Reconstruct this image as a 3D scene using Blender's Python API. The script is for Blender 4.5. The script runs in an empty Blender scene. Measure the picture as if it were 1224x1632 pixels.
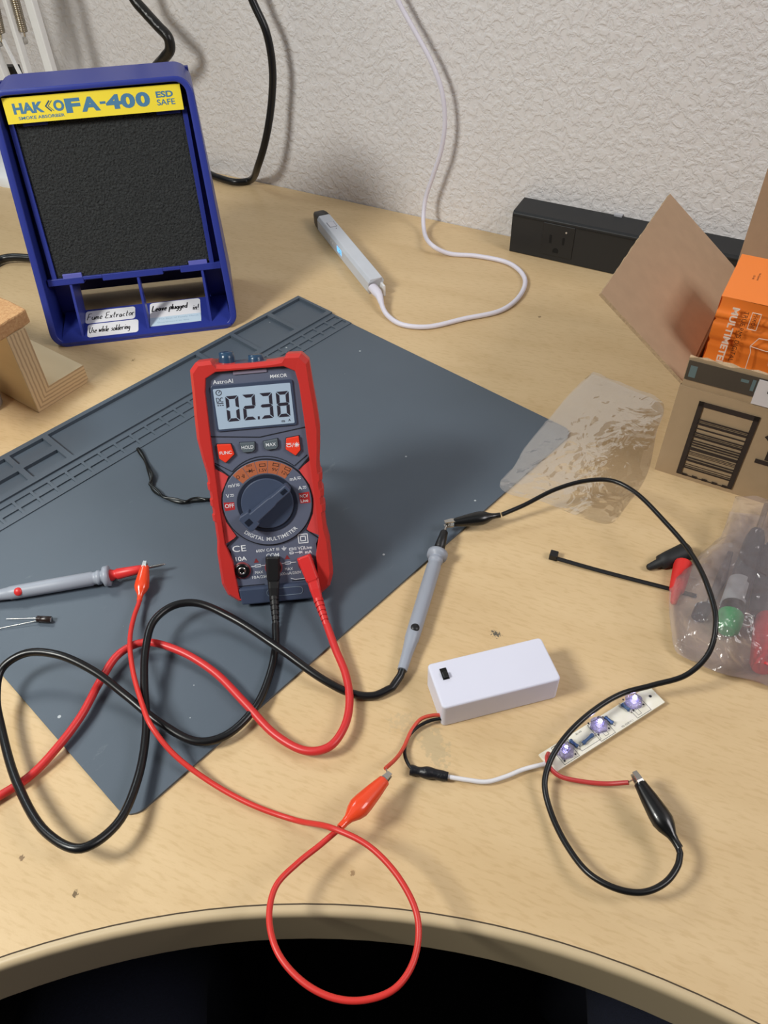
import bpy, math, random
from mathutils import Vector, Matrix, noise
random.seed(7)
PI = math.pi
scene = bpy.context.scene
COL = scene.collection

# ------------------------------------------------------------------ camera
CX = Vector((0.99922404, -0.02800685, -0.02769351))      # picture right, in the room
CDN = Vector((-0.03938672, -0.71052149, -0.70257235))    # picture down
CF = Vector((0.0, 0.70311794, -0.71107325))              # straight ahead
CAM = Vector((0, 0, 0.4))
FPX = 1230.0
cd = bpy.data.cameras.new('camera')
cam = bpy.data.objects.new('camera', cd); COL.objects.link(cam)
m = Matrix.Identity(4)
for i in range(3):
    m[i][0] = CX[i]; m[i][1] = -CDN[i]; m[i][2] = -CF[i]; m[i][3] = CAM[i]
cam.matrix_world = m
cd.sensor_fit = 'VERTICAL'; cd.sensor_height = 36.0; cd.lens = FPX / 1632 * 36
cd.clip_start = 0.01; cd.clip_end = 50
scene.camera = cam

# ------------------------------------------------------------------ light and exposure
scene.view_settings.view_transform = 'Standard'
scene.view_settings.look = 'None'
scene.view_settings.gamma = 1.0
scene.view_settings.use_curve_mapping = False
scene.view_settings.exposure = 0.0

world = bpy.data.worlds.new('room_light'); scene.world = world
world.use_nodes = True
world.node_tree.nodes['Background'].inputs[0].default_value = (0.93, 0.96, 1.0, 1)
world.node_tree.nodes['Background'].inputs[1].default_value = 0.03

def area(name, loc, target, size, size_y, power, color, spread=180):
    ld = bpy.data.lights.new(name, 'AREA'); ld.shape = 'RECTANGLE'
    ld.size = size; ld.size_y = size_y; ld.energy = power; ld.color = color
    ld.spread = math.radians(spread)
    o = bpy.data.objects.new(name, ld); COL.objects.link(o)
    o.location = loc
    o.rotation_euler = (Vector(target) - Vector(loc)).to_track_quat('-Z', 'Y').to_euler()
    return o
area('ceiling_light_left', (-0.72, 0.06, 0.78), (-0.10, 0.40, 0), 0.24, 0.24, 7.3, (1.0, 1.0, 0.94), 150)
area('ceiling_light_right', (0.90, 0.0, 0.95), (0.10, 0.45, 0), 0.45, 0.45, 5.4, (1.0, 0.96, 0.96), 160)
area('ceiling_bounce_fill', (0.05, 0.35, 1.85), (0.05, 0.36, 0), 2.0, 1.1, 2.6, (0.93, 0.96, 1.0), 180)  # added overhead fill, stands in for ambient light bounced off the ceiling
area('wall_side_light', (-0.75, 1.00, 0.95), (-0.12, 0.30, 0), 0.30, 0.30, 1.3, (0.88, 1.0, 1.06), 120)

# ------------------------------------------------------------------ helpers
def ray(px, py):
    return CX * (px - 612) + CDN * (py - 816) + CF * FPX
def at(px, py, z=0.0):
    """room point at height z seen along this direction of the photograph"""
    d = ray(px, py)
    return CAM + d * ((z - CAM.z) / d.z)

def srgb(c):
    return tuple(((v / 255) / 12.92 if v / 255 <= 0.04045 else ((v / 255 + 0.055) / 1.055) ** 2.4) for v in c)

MATS = {}
def mat(name, col, rough=0.5, metal=0.0, bump=None, spec=0.5, vary=None, emit=None, coat=0.0, trans=0.0, sss=0.0, ior=1.45):
    if name in MATS: return MATS[name]
    M = bpy.data.materials.new(name); M.use_nodes = True
    nt = M.node_tree; b = nt.nodes['Principled BSDF']
    c = srgb(col) + (1,)
    b.inputs['Base Color'].default_value = c
    b.inputs['Roughness'].default_value = rough
    b.inputs['Metallic'].default_value = metal
    b.inputs['Specular IOR Level'].default_value = spec
    b.inputs['IOR'].default_value = ior
    b.inputs['Coat Weight'].default_value = coat
    b.inputs['Transmission Weight'].default_value = trans
    if sss:
        b.inputs['Subsurface Weight'].default_value = sss
        b.inputs['Subsurface Radius'].default_value = (0.01, 0.01, 0.01)
        b.inputs['Subsurface Scale'].default_value = 0.3
    if emit:
        b.inputs['Emission Color'].default_value = srgb(emit[0]) + (1,)
        b.inputs['Emission Strength'].default_value = emit[1]
    tc = nt.nodes.new('ShaderNodeTexCoord')
    # every surface gets a slight procedural unevenness
    sc, amt = vary if vary else (60, 0.05)
    n = nt.nodes.new('ShaderNodeTexNoise'); n.inputs['Scale'].default_value = sc; n.inputs['Detail'].default_value = 3
    nt.links.new(tc.outputs['Object'], n.inputs['Vector'])
    mx = nt.nodes.new('ShaderNodeMix'); mx.data_type = 'RGBA'
    mx.inputs['A'].default_value = tuple(min(1, v * (1 + amt)) for v in c[:3]) + (1,)
    mx.inputs['B'].default_value = tuple(v * (1 - amt) for v in c[:3]) + (1,)
    nt.links.new(n.outputs['Fac'], mx.inputs['Factor'])
    nt.links.new(mx.outputs['Result'], b.inputs['Base Color'])
    if bump:
        bs, bst, bd = bump
        n2 = nt.nodes.new('ShaderNodeTexNoise'); n2.inputs['Scale'].default_value = bs; n2.inputs['Detail'].default_value = 4
        nt.links.new(tc.outputs['Object'], n2.inputs['Vector'])
        bp = nt.nodes.new('ShaderNodeBump'); bp.inputs['Strength'].default_value = bst; bp.inputs['Distance'].default_value = bd
        nt.links.new(n2.outputs['Fac'], bp.inputs['Height'])
        nt.links.new(bp.outputs['Normal'], b.inputs['Normal'])
    MATS[name] = M
    return M

def crom(P, n=8, closed=False):
    P = [Vector(p) for p in P]; out = []
    N = len(P)
    for i in range(N - 1):
        p1, p2 = P[i], P[i + 1]
        p0 = P[i - 1] if i > 0 else p1 * 2 - p2
        p3 = P[i + 2] if i + 2 < N else p2 * 2 - p1
        d1 = max((p1 - p0).length, 1e-6) ** .5; d2 = max((p2 - p1).length, 1e-6) ** .5; d3 = max((p3 - p2).length, 1e-6) ** .5
        m1 = ((p1 - p0) / d1 - (p2 - p0) / (d1 + d2) + (p2 - p1) / d2) * d2
        m2 = ((p2 - p1) / d2 - (p3 - p1) / (d2 + d3) + (p3 - p2) / d3) * d2
        for k in range(n):
            t = k / n
            out.append(p1 * (2*t**3 - 3*t*t + 1) + m1 * (t**3 - 2*t*t + t) + p2 * (-2*t**3 + 3*t*t) + m2 * (t**3 - t*t))
    out.append(P[-1])
    return out

def rrect(x0, x1, y0, y1, r, n=5):
    pts = []
    for cx, cy, a0 in ((x1 - r, y1 - r, 0), (x0 + r, y1 - r, 90), (x0 + r, y0 + r, 180), (x1 - r, y0 + r, 270)):
        for k in range(n + 1):
            a = math.radians(a0 + 90 * k / n)
            pts.append((cx + r * math.cos(a), cy + r * math.sin(a)))
    return pts

_TXT = {}
def text_geo(s, bold):
    key = (s, bold)
    if key in _TXT: return _TXT[key]
    c = bpy.data.curves.new('lettering_curve', 'FONT'); c.body = s; c.size = 1; c.offset = bold
    c.resolution_u = 4; c.align_x = 'CENTER'; c.align_y = 'BOTTOM_BASELINE'
    o = bpy.data.objects.new('lettering_curve', c); COL.objects.link(o)
    bpy.context.view_layer.update()
    me = bpy.data.meshes.new_from_object(o.evaluated_get(bpy.context.evaluated_depsgraph_get()))
    vs = [v.co.to_2d() for v in me.vertices]; fs = [tuple(p.vertices) for p in me.polygons]
    bpy.data.objects.remove(o); bpy.data.curves.remove(c); bpy.data.meshes.remove(me)
    _TXT[key] = (vs, fs)
    return _TXT[key]

class MB:
    def __init__(s): s.v = []; s.f = []; s.mi = []; s.sm = []
    def add(s, vs, fs, mi=0, smooth=False, M=None):
        b = len(s.v)
        for p in vs:
            p = Vector(p)
            s.v.append(M @ p if M else p)
        for f in fs:
            s.f.append(tuple(b + i for i in f)); s.mi.append(mi); s.sm.append(smooth)
        return s
    def box(s, x0, x1, y0, y1, z0, z1, mi=0, M=None):
        vs = [(x, y, z) for z in (z0, z1) for y in (y0, y1) for x in (x0, x1)]
        return s.add(vs, [(0,2,3,1),(4,5,7,6),(0,1,5,4),(2,6,7,3),(0,4,6,2),(1,3,7,5)], mi, False, M)
    def prism(s, poly, z0, z1, mi=0, M=None, taper=None):
        n = len(poly); a = sum(poly[i][0]*poly[(i+1)%n][1]-poly[(i+1)%n][0]*poly[i][1] for i in range(n))
        if a < 0: poly = poly[::-1]
        top = poly if taper is None else taper
        vs = [(x, y, z0) for x, y in poly] + [(x, y, z1) for x, y in top]
        fs = [tuple(range(n))[::-1], tuple(range(n, 2*n))] + [(i, (i+1)%n, n+(i+1)%n, n+i) for i in range(n)]
        return s.add(vs, fs, mi, False, M)
    def flat(s, poly, z, mi=0, M=None):
        n = len(poly); a = sum(poly[i][0]*poly[(i+1)%n][1]-poly[(i+1)%n][0]*poly[i][1] for i in range(n))
        if a < 0: poly = poly[::-1]
        return s.add([(x, y, z) for x, y in poly], [tuple(range(n))], mi, False, M)
    def loft(s, rings, mi=0, smooth=True, caps=True, M=None, closed=False):
        n = len(rings[0]); vs = [p for r in rings for p in r]; fs = []
        R = len(rings)
        for k in range(R - 1 + (1 if closed else 0)):
            a = k*n; b = ((k+1) % R)*n
            for i in range(n):
                j = (i+1) % n; fs.append((a+i, a+j, b+j, b+i))
        s.add(vs, fs, mi, smooth, M)
        if caps and not closed:
            s.add(rings[0], [tuple(range(n))[::-1]], mi, False, M); s.add(rings[-1], [tuple(range(n))], mi, False, M)
        return s
    def tube(s, pts, r, seg=10, mi=0, caps=True, flat=1.0, up=None):
        pts = [Vector(p) for p in pts]; N = len(pts); rings = []
        T = [(pts[min(i+1, N-1)] - pts[max(i-1, 0)]).normalized() for i in range(N)]
        ref = Vector(up) if up else (Vector((0, 0, 1)) if abs(T[0].z) < .9 else Vector((1, 0, 0)))
        nrm = (ref - T[0]*ref.dot(T[0])).normalized()
        for i in range(N):
            if up: nrm = Vector(up)
            nrm = (nrm - T[i]*nrm.dot(T[i])).normalized(); bi = T[i].cross(nrm)
            rr = r(i/(N-1)) if callable(r) else (r[i] if isinstance(r, (list, tuple)) else r)
            rings.append([pts[i] + (nrm*math.sin(2*PI*k/seg)*flat + bi*math.cos(2*PI*k/seg))*rr for k in range(seg)])
        return s.loft(rings, mi, True, caps)
    def lathe(s, prof, p0, ax, seg=20, mi=0, smooth=True):
        """prof: (distance along ax, radius)"""
        ax = Vector(ax).normalized(); p0 = Vector(p0)
        ref = Vector((0, 0, 1)) if abs(ax.z) < .9 else Vector((1, 0, 0))
        a = (ref - ax*ref.dot(ax)).normalized(); b = ax.cross(a)
        rings = [[p0 + ax*d + (a*math.cos(2*PI*k/seg) + b*math.sin(2*PI*k/seg))*max(r, 1e-5) for k in range(seg)] for d, r in prof]
        return s.loft(rings, mi, smooth)
    def sphere(s, c, r, seg=14, mi=0, sc=(1, 1, 1)):
        c = Vector(c); rings = []
        for i in range(seg//2 + 1):
            t = -PI/2 + PI*i/(seg//2); rr = max(math.cos(t), 1e-3)
            rings.append([c + Vector((math.cos(2*PI*k/seg)*rr*r*sc[0], math.sin(2*PI*k/seg)*rr*r*sc[1], math.sin(t)*r*sc[2])) for k in range(seg)])
        return s.loft(rings, mi)
    def grid(s, fn, nu, nv, mi=0, smooth=True):
        vs = [fn(i/nu, j/nv) for j in range(nv+1) for i in range(nu+1)]
        fs = [(j*(nu+1)+i, j*(nu+1)+i+1, (j+1)*(nu+1)+i+1, (j+1)*(nu+1)+i) for j in range(nv) for i in range(nu)]
        return s.add(vs, fs, mi, smooth)
    def text(s, t, x, y, h, z=0, w=None, ang=0, bold=0.0, mi=0, M=None, shear=0):
        vs, fs = text_geo(t, bold)
        if not vs: return s
        x0 = min(v.x for v in vs); x1 = max(v.x for v in vs)
        k = h / 0.72; kx = k if w is None else w / (x1 - x0)
        ca, sa = math.cos(ang), math.sin(ang); mid = (x0 + x1)/2; out = []
        for v in vs:
            a = (v.x - mid)*kx + shear*v.y*k; b = v.y*k - h/2
            out.append((x + a*ca - b*sa, y + a*sa + b*ca, z))
        return s.add(out, fs, mi, False, M)
    def build(s, name, mats, parent=None, bevel=None, world=False, seg=2, off=None, subsurf=0, solid=None):
        me = bpy.data.meshes.new(name)
        vs = s.v
        if off: vs = [v + Vector(off) for v in vs]
        if world and parent:
            inv = ROOTM[parent.name].inverted(); vs = [inv @ v for v in vs]
        me.from_pydata([tuple(v) for v in vs], [], s.f)
        if not isinstance(mats, (list, tuple)): mats = [mats]
        for x in mats: me.materials.append(x)
        me.polygons.foreach_set('material_index', s.mi); me.polygons.foreach_set('use_smooth', s.sm)
        me.update()
        o = bpy.data.objects.new(name, me); COL.objects.link(o)
        if parent: o.parent = parent
        if solid:
            md = o.modifiers.new('thickness', 'SOLIDIFY'); md.thickness = solid; md.offset = -1
        if bevel:
            md = o.modifiers.new('bevel', 'BEVEL'); md.width = bevel; md.segments = seg; md.limit_method = 'ANGLE'
            md.angle_limit = math.radians(40); md.use_clamp_overlap = True
        if subsurf:
            md = o.modifiers.new('subsurf', 'SUBSURF'); md.levels = subsurf; md.render_levels = subsurf
        return o

ROOTM = {}
def thing(name, label, cat, M=None, group=None):
    o = bpy.data.objects.new(name, None); COL.objects.link(o)
    o.empty_display_size = 0.01
    M = M if isinstance(M, Matrix) else Matrix.Translation(Vector(M or (0, 0, 0)))
    o.matrix_world = M; ROOTM[o.name] = M.copy()
    o['label'] = label; o['category'] = cat
    if group: o['group'] = group
    return o
def tag(o, label, cat, group=None):
    o['label'] = label; o['category'] = cat
    if group: o['group'] = group
    return o
def struct(o): o['kind'] = 'structure'; return o
def frame(o, x, y, z):
    M = Matrix.Identity(4)
    for i in range(3):
        M[i][0] = x[i]; M[i][1] = y[i]; M[i][2] = z[i]; M[i][3] = o[i]
    return M

# ------------------------------------------------------------------ surface materials
def desk_material():
    M = bpy.data.materials.new('maple_laminate'); M.use_nodes = True; nt = M.node_tree; b = nt.nodes['Principled BSDF']
    N = nt.nodes.new; L = nt.links.new
    tc = N('ShaderNodeTexCoord')
    mp = N('ShaderNodeMapping'); mp.inputs['Rotation'].default_value = (0, 0, math.radians(24)); L(tc.outputs['Object'], mp.inputs['Vector'])
    mp2 = N('ShaderNodeMapping'); mp2.inputs['Scale'].default_value = (9, 38, 1); L(mp.outputs['Vector'], mp2.inputs['Vector'])
    n1 = N('ShaderNodeTexNoise'); n1.inputs['Scale'].default_value = 1.0; n1.inputs['Detail'].default_value = 5; n1.inputs['Distortion'].default_value = 0.6
    L(mp2.outputs['Vector'], n1.inputs['Vector'])
    mp3 = N('ShaderNodeMapping'); mp3.inputs['Scale'].default_value = (110, 520, 1); L(mp.outputs['Vector'], mp3.inputs['Vector'])
    n2 = N('ShaderNodeTexNoise'); n2.inputs['Scale'].default_value = 1.0; n2.inputs['Detail'].default_value = 3
    L(mp3.outputs['Vector'], n2.inputs['Vector'])
    r1 = N('ShaderNodeValToRGB'); e = r1.color_ramp.elements
    e[0].position = 0.30; e[0].color = srgb((200, 172, 130)) + (1,)
    e[1].position = 0.66; e[1].color = srgb((208, 181, 140)) + (1,)
    L(n1.outputs['Fac'], r1.inputs['Fac'])
    mx = N('ShaderNodeMix'); mx.data_type = 'RGBA'; mx.blend_type = 'MULTIPLY'
    r2 = N('ShaderNodeValToRGB'); e = r2.color_ramp.elements
    e[0].position = 0.33; e[0].color = (0.86, 0.82, 0.76, 1); e[1].position = 0.5; e[1].color = (1, 1, 1, 1)
    L(n2.outputs['Fac'], r2.inputs['Fac'])
    mx.inputs['Factor'].default_value = 0.6
    L(r1.outputs['Color'], mx.inputs['A']); L(r2.outputs['Color'], mx.inputs['B'])
    cur = mx.outputs['Result']
    # marks on the laminate: (x, y, radius, noise scale, threshold, colour)
    def mark(cur, p, rad, sx, ang, scale, th, col, strength):
        mpm = N('ShaderNodeMapping'); mpm.vector_type = 'TEXTURE'
        mpm.inputs['Location'].default_value = (p.x, p.y, 0); mpm.inputs['Rotation'].default_value = (0, 0, ang)
        mpm.inputs['Scale'].default_value = (rad*sx, rad, 1)
        L(tc.outputs['Object'], mpm.inputs['Vector'])
        ln = N('ShaderNodeVectorMath'); ln.operation = 'LENGTH'; L(mpm.outputs['Vector'], ln.inputs[0])
        ns = N('ShaderNodeTexNoise'); ns.inputs['Scale'].default_value = scale; ns.inputs['Detail'].default_value = 4; L(tc.outputs['Object'], ns.inputs['Vector'])
        ad = N('ShaderNodeMath'); ad.operation = 'MULTIPLY_ADD'; ad.inputs[1].default_value = 2.2; ad.inputs[2].default_value = -1.1; L(ns.outputs['Fac'], ad.inputs[0])
        su = N('ShaderNodeMath'); su.operation = 'ADD'; L(ln.outputs['Value'], su.inputs[0]); L(ad.outputs['Value'], su.inputs[1])
        mr = N('ShaderNodeMapRange'); mr.inputs['From Min'].default_value = th; mr.inputs['From Max'].default_value = th - 0.25
        mr.inputs['To Min'].default_value = 0; mr.inputs['To Max'].default_value = strength; L(su.outputs['Value'], mr.inputs['Value'])
        k = N('ShaderNodeMix'); k.data_type = 'RGBA'; k.inputs['B'].default_value = srgb(col) + (1,)
        L(mr.outputs['Result'], k.inputs['Factor']); L(cur, k.inputs['A'])
        return k.outputs['Result']
    cur = mark(cur, at(790, 1010), 0.0042, 1.5, -0.6, 900, 0.55, (70, 72, 70), 0.9)
    cur = mark(cur, at(690, 1185), 0.022, 0.45, 0.35, 330, 0.75, (172, 156, 124), 0.55)
    cur = mark(cur, at(640, 1150), 0.012, 1.2, 0.2, 420, 0.5, (178, 160, 128), 0.45)
    cur = mark(cur, at(212, 574), 0.004, 1.0, 0.6, 700, 0.5, (120, 92, 60), 0.7)
    cur = mark(cur, at(120, 1425), 0.002, 0.8, 0, 800, 0.9, (95, 75, 50), 0.9)
    cur = mark(cur, at(35, 1367), 0.0016, 1, 0, 800, 0.9, (110, 85, 60), 0.8)
    cur = mark(cur, at(860, 505), 0.0018, 1, 0, 800, 0.9, (120, 95, 70), 0.8)
    cur = mark(cur, at(562, 1392), 0.0016, 1, 0, 800, 0.9, (130, 100, 70), 0.7)
    L(cur, b.inputs['Base Color'])
    b.inputs['Roughness'].default_value = 0.42; b.inputs['Specular IOR Level'].default_value = 0.35
    n3 = N('ShaderNodeTexNoise'); n3.inputs['Scale'].default_value = 900; L(tc.outputs['Object'], n3.inputs['Vector'])
    bp = N('ShaderNodeBump'); bp.inputs['Strength'].default_value = 0.12; bp.inputs['Distance'].default_value = 0.0004
    L(n3.outputs['Fac'], bp.inputs['Height']); L(bp.outputs['Normal'], b.inputs['Normal'])
    return M

def wall_material():
    M = bpy.data.materials.new('textured_wall_paint'); M.use_nodes = True; nt = M.node_tree; b = nt.nodes['Principled BSDF']
    N = nt.nodes.new; L = nt.links.new
    b.inputs['Base Color'].default_value = srgb((222, 218, 217)) + (1,)
    b.inputs['Roughness'].default_value = 0.55; b.inputs['Specular IOR Level'].default_value = 0.35
    tc = N('ShaderNodeTexCoord')
    n1 = N('ShaderNodeTexNoise'); n1.inputs['Scale'].default_value = 135; n1.inputs['Detail'].default_value = 5; n1.inputs['Roughness'].default_value = 0.55; n1.inputs['Distortion'].default_value = 0.5
    L(tc.outputs['Object'], n1.inputs['Vector'])
    r = N('ShaderNodeValToRGB'); r.color_ramp.elements[0].position = 0.40; r.color_ramp.elements[1].position = 0.62
    r.color_ramp.interpolation = 'EASE'; L(n1.outputs['Fac'], r.inputs['Fac'])
    bp = N('ShaderNodeBump'); bp.inputs['Strength'].default_value = 0.5; bp.inputs['Distance'].default_value = 0.0016
    L(r.outputs['Color'], bp.inputs['Height'])
    n2 = N('ShaderNodeTexNoise'); n2.inputs['Scale'].default_value = 420; n2.inputs['Detail'].default_value = 3; L(tc.outputs['Object'], n2.inputs['Vector'])
    bp2 = N('ShaderNodeBump'); bp2.inputs['Strength'].default_value = 0.25; bp2.inputs['Distance'].default_value = 0.0008
    L(n2.outputs['Fac'], bp2.inputs['Height']); L(bp.outputs['Normal'], bp2.inputs['Normal']); L(bp2.outputs['Normal'], b.inputs['Normal'])
    return M

def film_material(name, tint, cloud, spec, bump_scale, bump_d, rough=0.08):
    """thin plastic film: mostly clear, partly cloudy, with glossy creases"""
    M = bpy.data.materials.new(name); M.use_nodes = True; nt = M.node_tree; N = nt.nodes.new; L = nt.links.new
    nt.nodes.remove(nt.nodes['Principled BSDF'])
    out = nt.nodes['Material Output']
    tc = N('ShaderNodeTexCoord')
    n1 = N('ShaderNodeTexNoise'); n1.inputs['Scale'].default_value = bump_scale; n1.inputs['Detail'].default_value = 3; n1.inputs['Distortion'].default_value = 1.2
    L(tc.outputs['Object'], n1.inputs['Vector'])
    bp = N('ShaderNodeBump'); bp.inputs['Strength'].default_value = 0.8; bp.inputs['Distance'].default_value = bump_d; L(n1.outputs['Fac'], bp.inputs['Height'])
    tr = N('ShaderNodeBsdfTransparent'); tr.inputs[0].default_value = (1, 1, 1, 1)
    df = N('ShaderNodeBsdfDiffuse'); df.inputs[0].default_value = srgb(tint) + (1,)
    tl = N('ShaderNodeBsdfTranslucent'); tl.inputs[0].default_value = srgb(tint) + (1,)
    m0 = N('ShaderNodeMixShader'); m0.inputs[0].default_value = 0.5; L(df.outputs[0], m0.inputs[1]); L(tl.outputs[0], m0.inputs[2])
    m1 = N('ShaderNodeMixShader'); m1.inputs[0].default_value = cloud; L(tr.outputs[0], m1.inputs[1]); L(m0.outputs[0], m1.inputs[2])
    gl = N('ShaderNodeBsdfGlossy'); gl.inputs['Roughness'].default_value = rough; L(bp.outputs['Normal'], gl.inputs['Normal'])
    lw = N('ShaderNodeFresnel'); lw.inputs['IOR'].default_value = 1.45; L(bp.outputs['Normal'], lw.inputs['Normal'])
    mu = N('ShaderNodeMath'); mu.operation = 'MULTIPLY'; mu.inputs[1].default_value = spec; mu.use_clamp = True; L(lw.outputs[0], mu.inputs[0])
    m2 = N('ShaderNodeMixShader'); L(mu.outputs[0], m2.inputs[0]); L(m1.outputs[0], m2.inputs[1]); L(gl.outputs[0], m2.inputs[2])
    L(m2.outputs[0], out.inputs['Surface'])
    return M

def layered_wood(name, light, dark, axis, pitch):
    M = bpy.data.materials.new(name); M.use_nodes = True; nt = M.node_tree; b = nt.nodes['Principled BSDF']; N = nt.nodes.new; L = nt.links.new
    tc = N('ShaderNodeTexCoord'); w = N('ShaderNodeTexWave'); w.bands_direction = axis; w.inputs['Scale'].default_value = pitch
    w.inputs['Distortion'].default_value = 1.2; w.inputs['Detail'].default_value = 3; w.inputs['Detail Scale'].default_value = 2.0
    L(tc.outputs['Object'], w.inputs['Vector'])
    r = N('ShaderNodeValToRGB'); r.color_ramp.elements[0].position = 0.15; r.color_ramp.elements[1].position = 0.5
    r.color_ramp.elements[0].color = srgb(dark) + (1,); r.color_ramp.elements[1].color = srgb(light) + (1,)
    L(w.outputs['Fac'], r.inputs['Fac']); L(r.outputs['Color'], b.inputs['Base Color']); b.inputs['Roughness'].default_value = 0.7
    return M

def grain_wood(name, a, bcol, scale=(6, 90, 90), rough=0.65):
    M = bpy.data.materials.new(name); M.use_nodes = True; nt = M.node_tree; b = nt.nodes['Principled BSDF']; N = nt.nodes.new; L = nt.links.new
    tc = N('ShaderNodeTexCoord'); mp = N('ShaderNodeMapping'); mp.inputs['Scale'].default_value = scale; L(tc.outputs['Object'], mp.inputs['Vector'])
    n = N('ShaderNodeTexNoise'); n.inputs['Scale'].default_value = 1; n.inputs['Detail'].default_value = 5; L(mp.outputs['Vector'], n.inputs['Vector'])
    r = N('ShaderNodeValToRGB'); r.color_ramp.elements[0].position = 0.3; r.color_ramp.elements[1].position = 0.7
    r.color_ramp.elements[0].color = srgb(a) + (1,); r.color_ramp.elements[1].color = srgb(bcol) + (1,)
    L(n.outputs['Fac'], r.inputs['Fac']); L(r.outputs['Color'], b.inputs['Base Color']); b.inputs['Roughness'].default_value = rough
    return M

BLACK_RUBBER = mat('black_cable_rubber', (18, 18, 20), 0.32, spec=0.5)
RED_RUBBER = mat('red_cable_rubber', (200, 48, 48), 0.38)
RED_CLIPWIRE = mat('red_clip_wire', (206, 52, 46), 0.4)
STEEL = mat('bright_steel', (200, 198, 194), 0.25, 1.0)
WHITE_PLASTIC = mat('white_plastic', (225, 226, 228), 0.4)

# ------------------------------------------------------------------ setting
W1 = Vector((-0.2016, 1.0319, 0)); BX = Vector((0.85876, -0.51237, 0)); BY = Vector((0.51237, 0.85876, 0)); UP = Vector((0, 0, 1))
WALLM = frame(W1, BX, BY, UP)
def onwall(px, py, d):
    """room point on the vertical plane d metres in front of the wall"""
    r = ray(px, py); p0 = W1 - BY*d
    return CAM + r*((p0 - CAM).dot(BY)/r.dot(BY))

wb = MB().box(-1.5, 2.0, 0.0, 0.1, -0.73, 1.9)
w = wb.build('wall_back', wall_material()); w.matrix_world = WALLM; struct(w)
fl = MB().box(-2.5, 2.5, -2.0, 2.5, -0.75, -0.73)
struct(fl.build('floor', mat('dark_carpet', (52, 50, 52), 0.95, bump=(400, 0.5, 0.003))))

# desk: corner worktop with a concave front
CC = Vector((-0.0619, -0.3119)); RR = 0.4422
arc = [(CC.x + RR*math.cos(math.radians(a)), CC.y + RR*math.sin(math.radians(a))) for a in [150 - 2*k for k in range(61)]]
wl = W1 - BX*1.15 - BY*.001; wr = W1 + BX*1.55 - BY*.001
desk_poly = arc + [(0.95, -0.35), (wr.x, wr.y), (wl.x, wl.y), (-1.15, -0.1)]
desk = thing('desk', 'light maple laminate corner desk with a concave front edge', 'desk', (0, 0, 0))
MB().prism(desk_poly, -0.040, 0.0).build('desktop', desk_material(), desk)
prof = [(0.0, 0.0), (0.0006, -0.0003), (0.0007, -0.0002), (0.0030, -0.0003), (0.0042, -0.0010), (0.0050, -0.0024), (0.0052, -0.0042), (0.0052, -0.0050), (0.0052, -0.0368), (0.0052, -0.0375), (0.004, -0.0405), (0.0, -0.0405)]
rings = []
for a in [150 - 2*k for k in range(61)]:
    ca, sa = math.cos(math.radians(a)), math.sin(math.radians(a))
    rings.append([(CC.x + (RR - o)*ca, CC.y + (RR - o)*sa, z) for o, z in prof])
eb = MB(); n = len(prof)
vs = [p for r in rings for p in r]
for k in range(len(rings) - 1):
    for i in range(n - 1):
        pass
eb.add(vs, [(k*n+i, k*n+i+1, (k+1)*n+i+1, (k+1)*n+i) for k in range(len(rings)-1) for i in range(1, n-1)], 0, True)
eb.add(vs, [(k*n, k*n+1, (k+1)*n+1, (k+1)*n) for k in range(len(rings)-1)], 1, False)
eb.build('edge_band', [mat('beige_edge_band', (196, 176, 142), 0.35, vary=(8, 0.08)), mat('dark_edge_seam', (70, 58, 44), 0.7)], desk)
lg = mat('black_desk_leg', (30, 30, 32), 0.5)
for lx, ly in ((-0.95, 0.15), (0.85, -0.25), (0.75, 0.35), (-0.9, 1.2)):
    MB().box(lx-0.03, lx+0.03, ly-0.03, ly+0.03, -0.73, -0.04).build('leg', lg, desk)

# ------------------------------------------------------------------ person and chair below the desk
navy = mat('navy_denim', (15, 19, 36), 0.9, bump=(900, 0.5, 0.001), vary=(500, 0.35))
def skin_body(name, verts, edges, radii, material):
    me = bpy.data.meshes.new(name); me.from_pydata(verts, edges, [])
    o = bpy.data.objects.new(name, me); COL.objects.link(o)
    md = o.modifiers.new('skin', 'SKIN'); md.use_smooth_shade = True
    sv = me.skin_vertices[0].data
    for i, r in enumerate(radii): sv[i].radius = r if isinstance(r, tuple) else (r, r); sv[i].use_root = (i == 0)
    md2 = o.modifiers.new('subsurf', 'SUBSURF'); md2.levels = 2; md2.render_levels = 2
    me.materials.append(material)
    return o
pv = [(0.0, -0.42, -0.17), (0.0, -0.40, -0.05), (0.0, -0.39, 0.08),
      (-0.10, -0.34, -0.195), (-0.16, -0.10, -0.20), (-0.20, 0.14, -0.20), (-0.205, 0.19, -0.26), (-0.20, 0.21, -0.45), (-0.195, 0.22, -0.62), (-0.20, 0.25, -0.675), (-0.21, 0.36, -0.695),
      (0.10, -0.34, -0.195), (0.155, -0.10, -0.20), (0.19, 0.14, -0.20), (0.195, 0.19, -0.26), (0.195, 0.21, -0.45), (0.19, 0.22, -0.62), (0.195, 0.25, -0.675), (0.205, 0.36, -0.695)]
pe = [(0,1),(1,2),(0,3),(3,4),(4,5),(5,6),(6,7),(7,8),(8,9),(9,10),(0,11),(11,12),(12,13),(13,14),(14,15),(15,16),(16,17),(17,18)]
prd = [0.13, 0.13, 0.125, 0.095, 0.082, 0.068, 0.064, 0.058, 0.045, 0.042, 0.034, 0.095, 0.082, 0.068, 0.064, 0.058, 0.045, 0.042, 0.034]
per = skin_body('person', pv, pe, prd, navy)
tag(per, 'person sitting at the desk, only the lap in dark navy trousers below the edge', 'person')
ch = thing('office_chair', 'black office chair seat in the dark between the navy knees', 'chair', (0, -0.33, -0.73))
bk = mat('black_chair_fabric', (14, 14, 15), 0.9)
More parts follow.
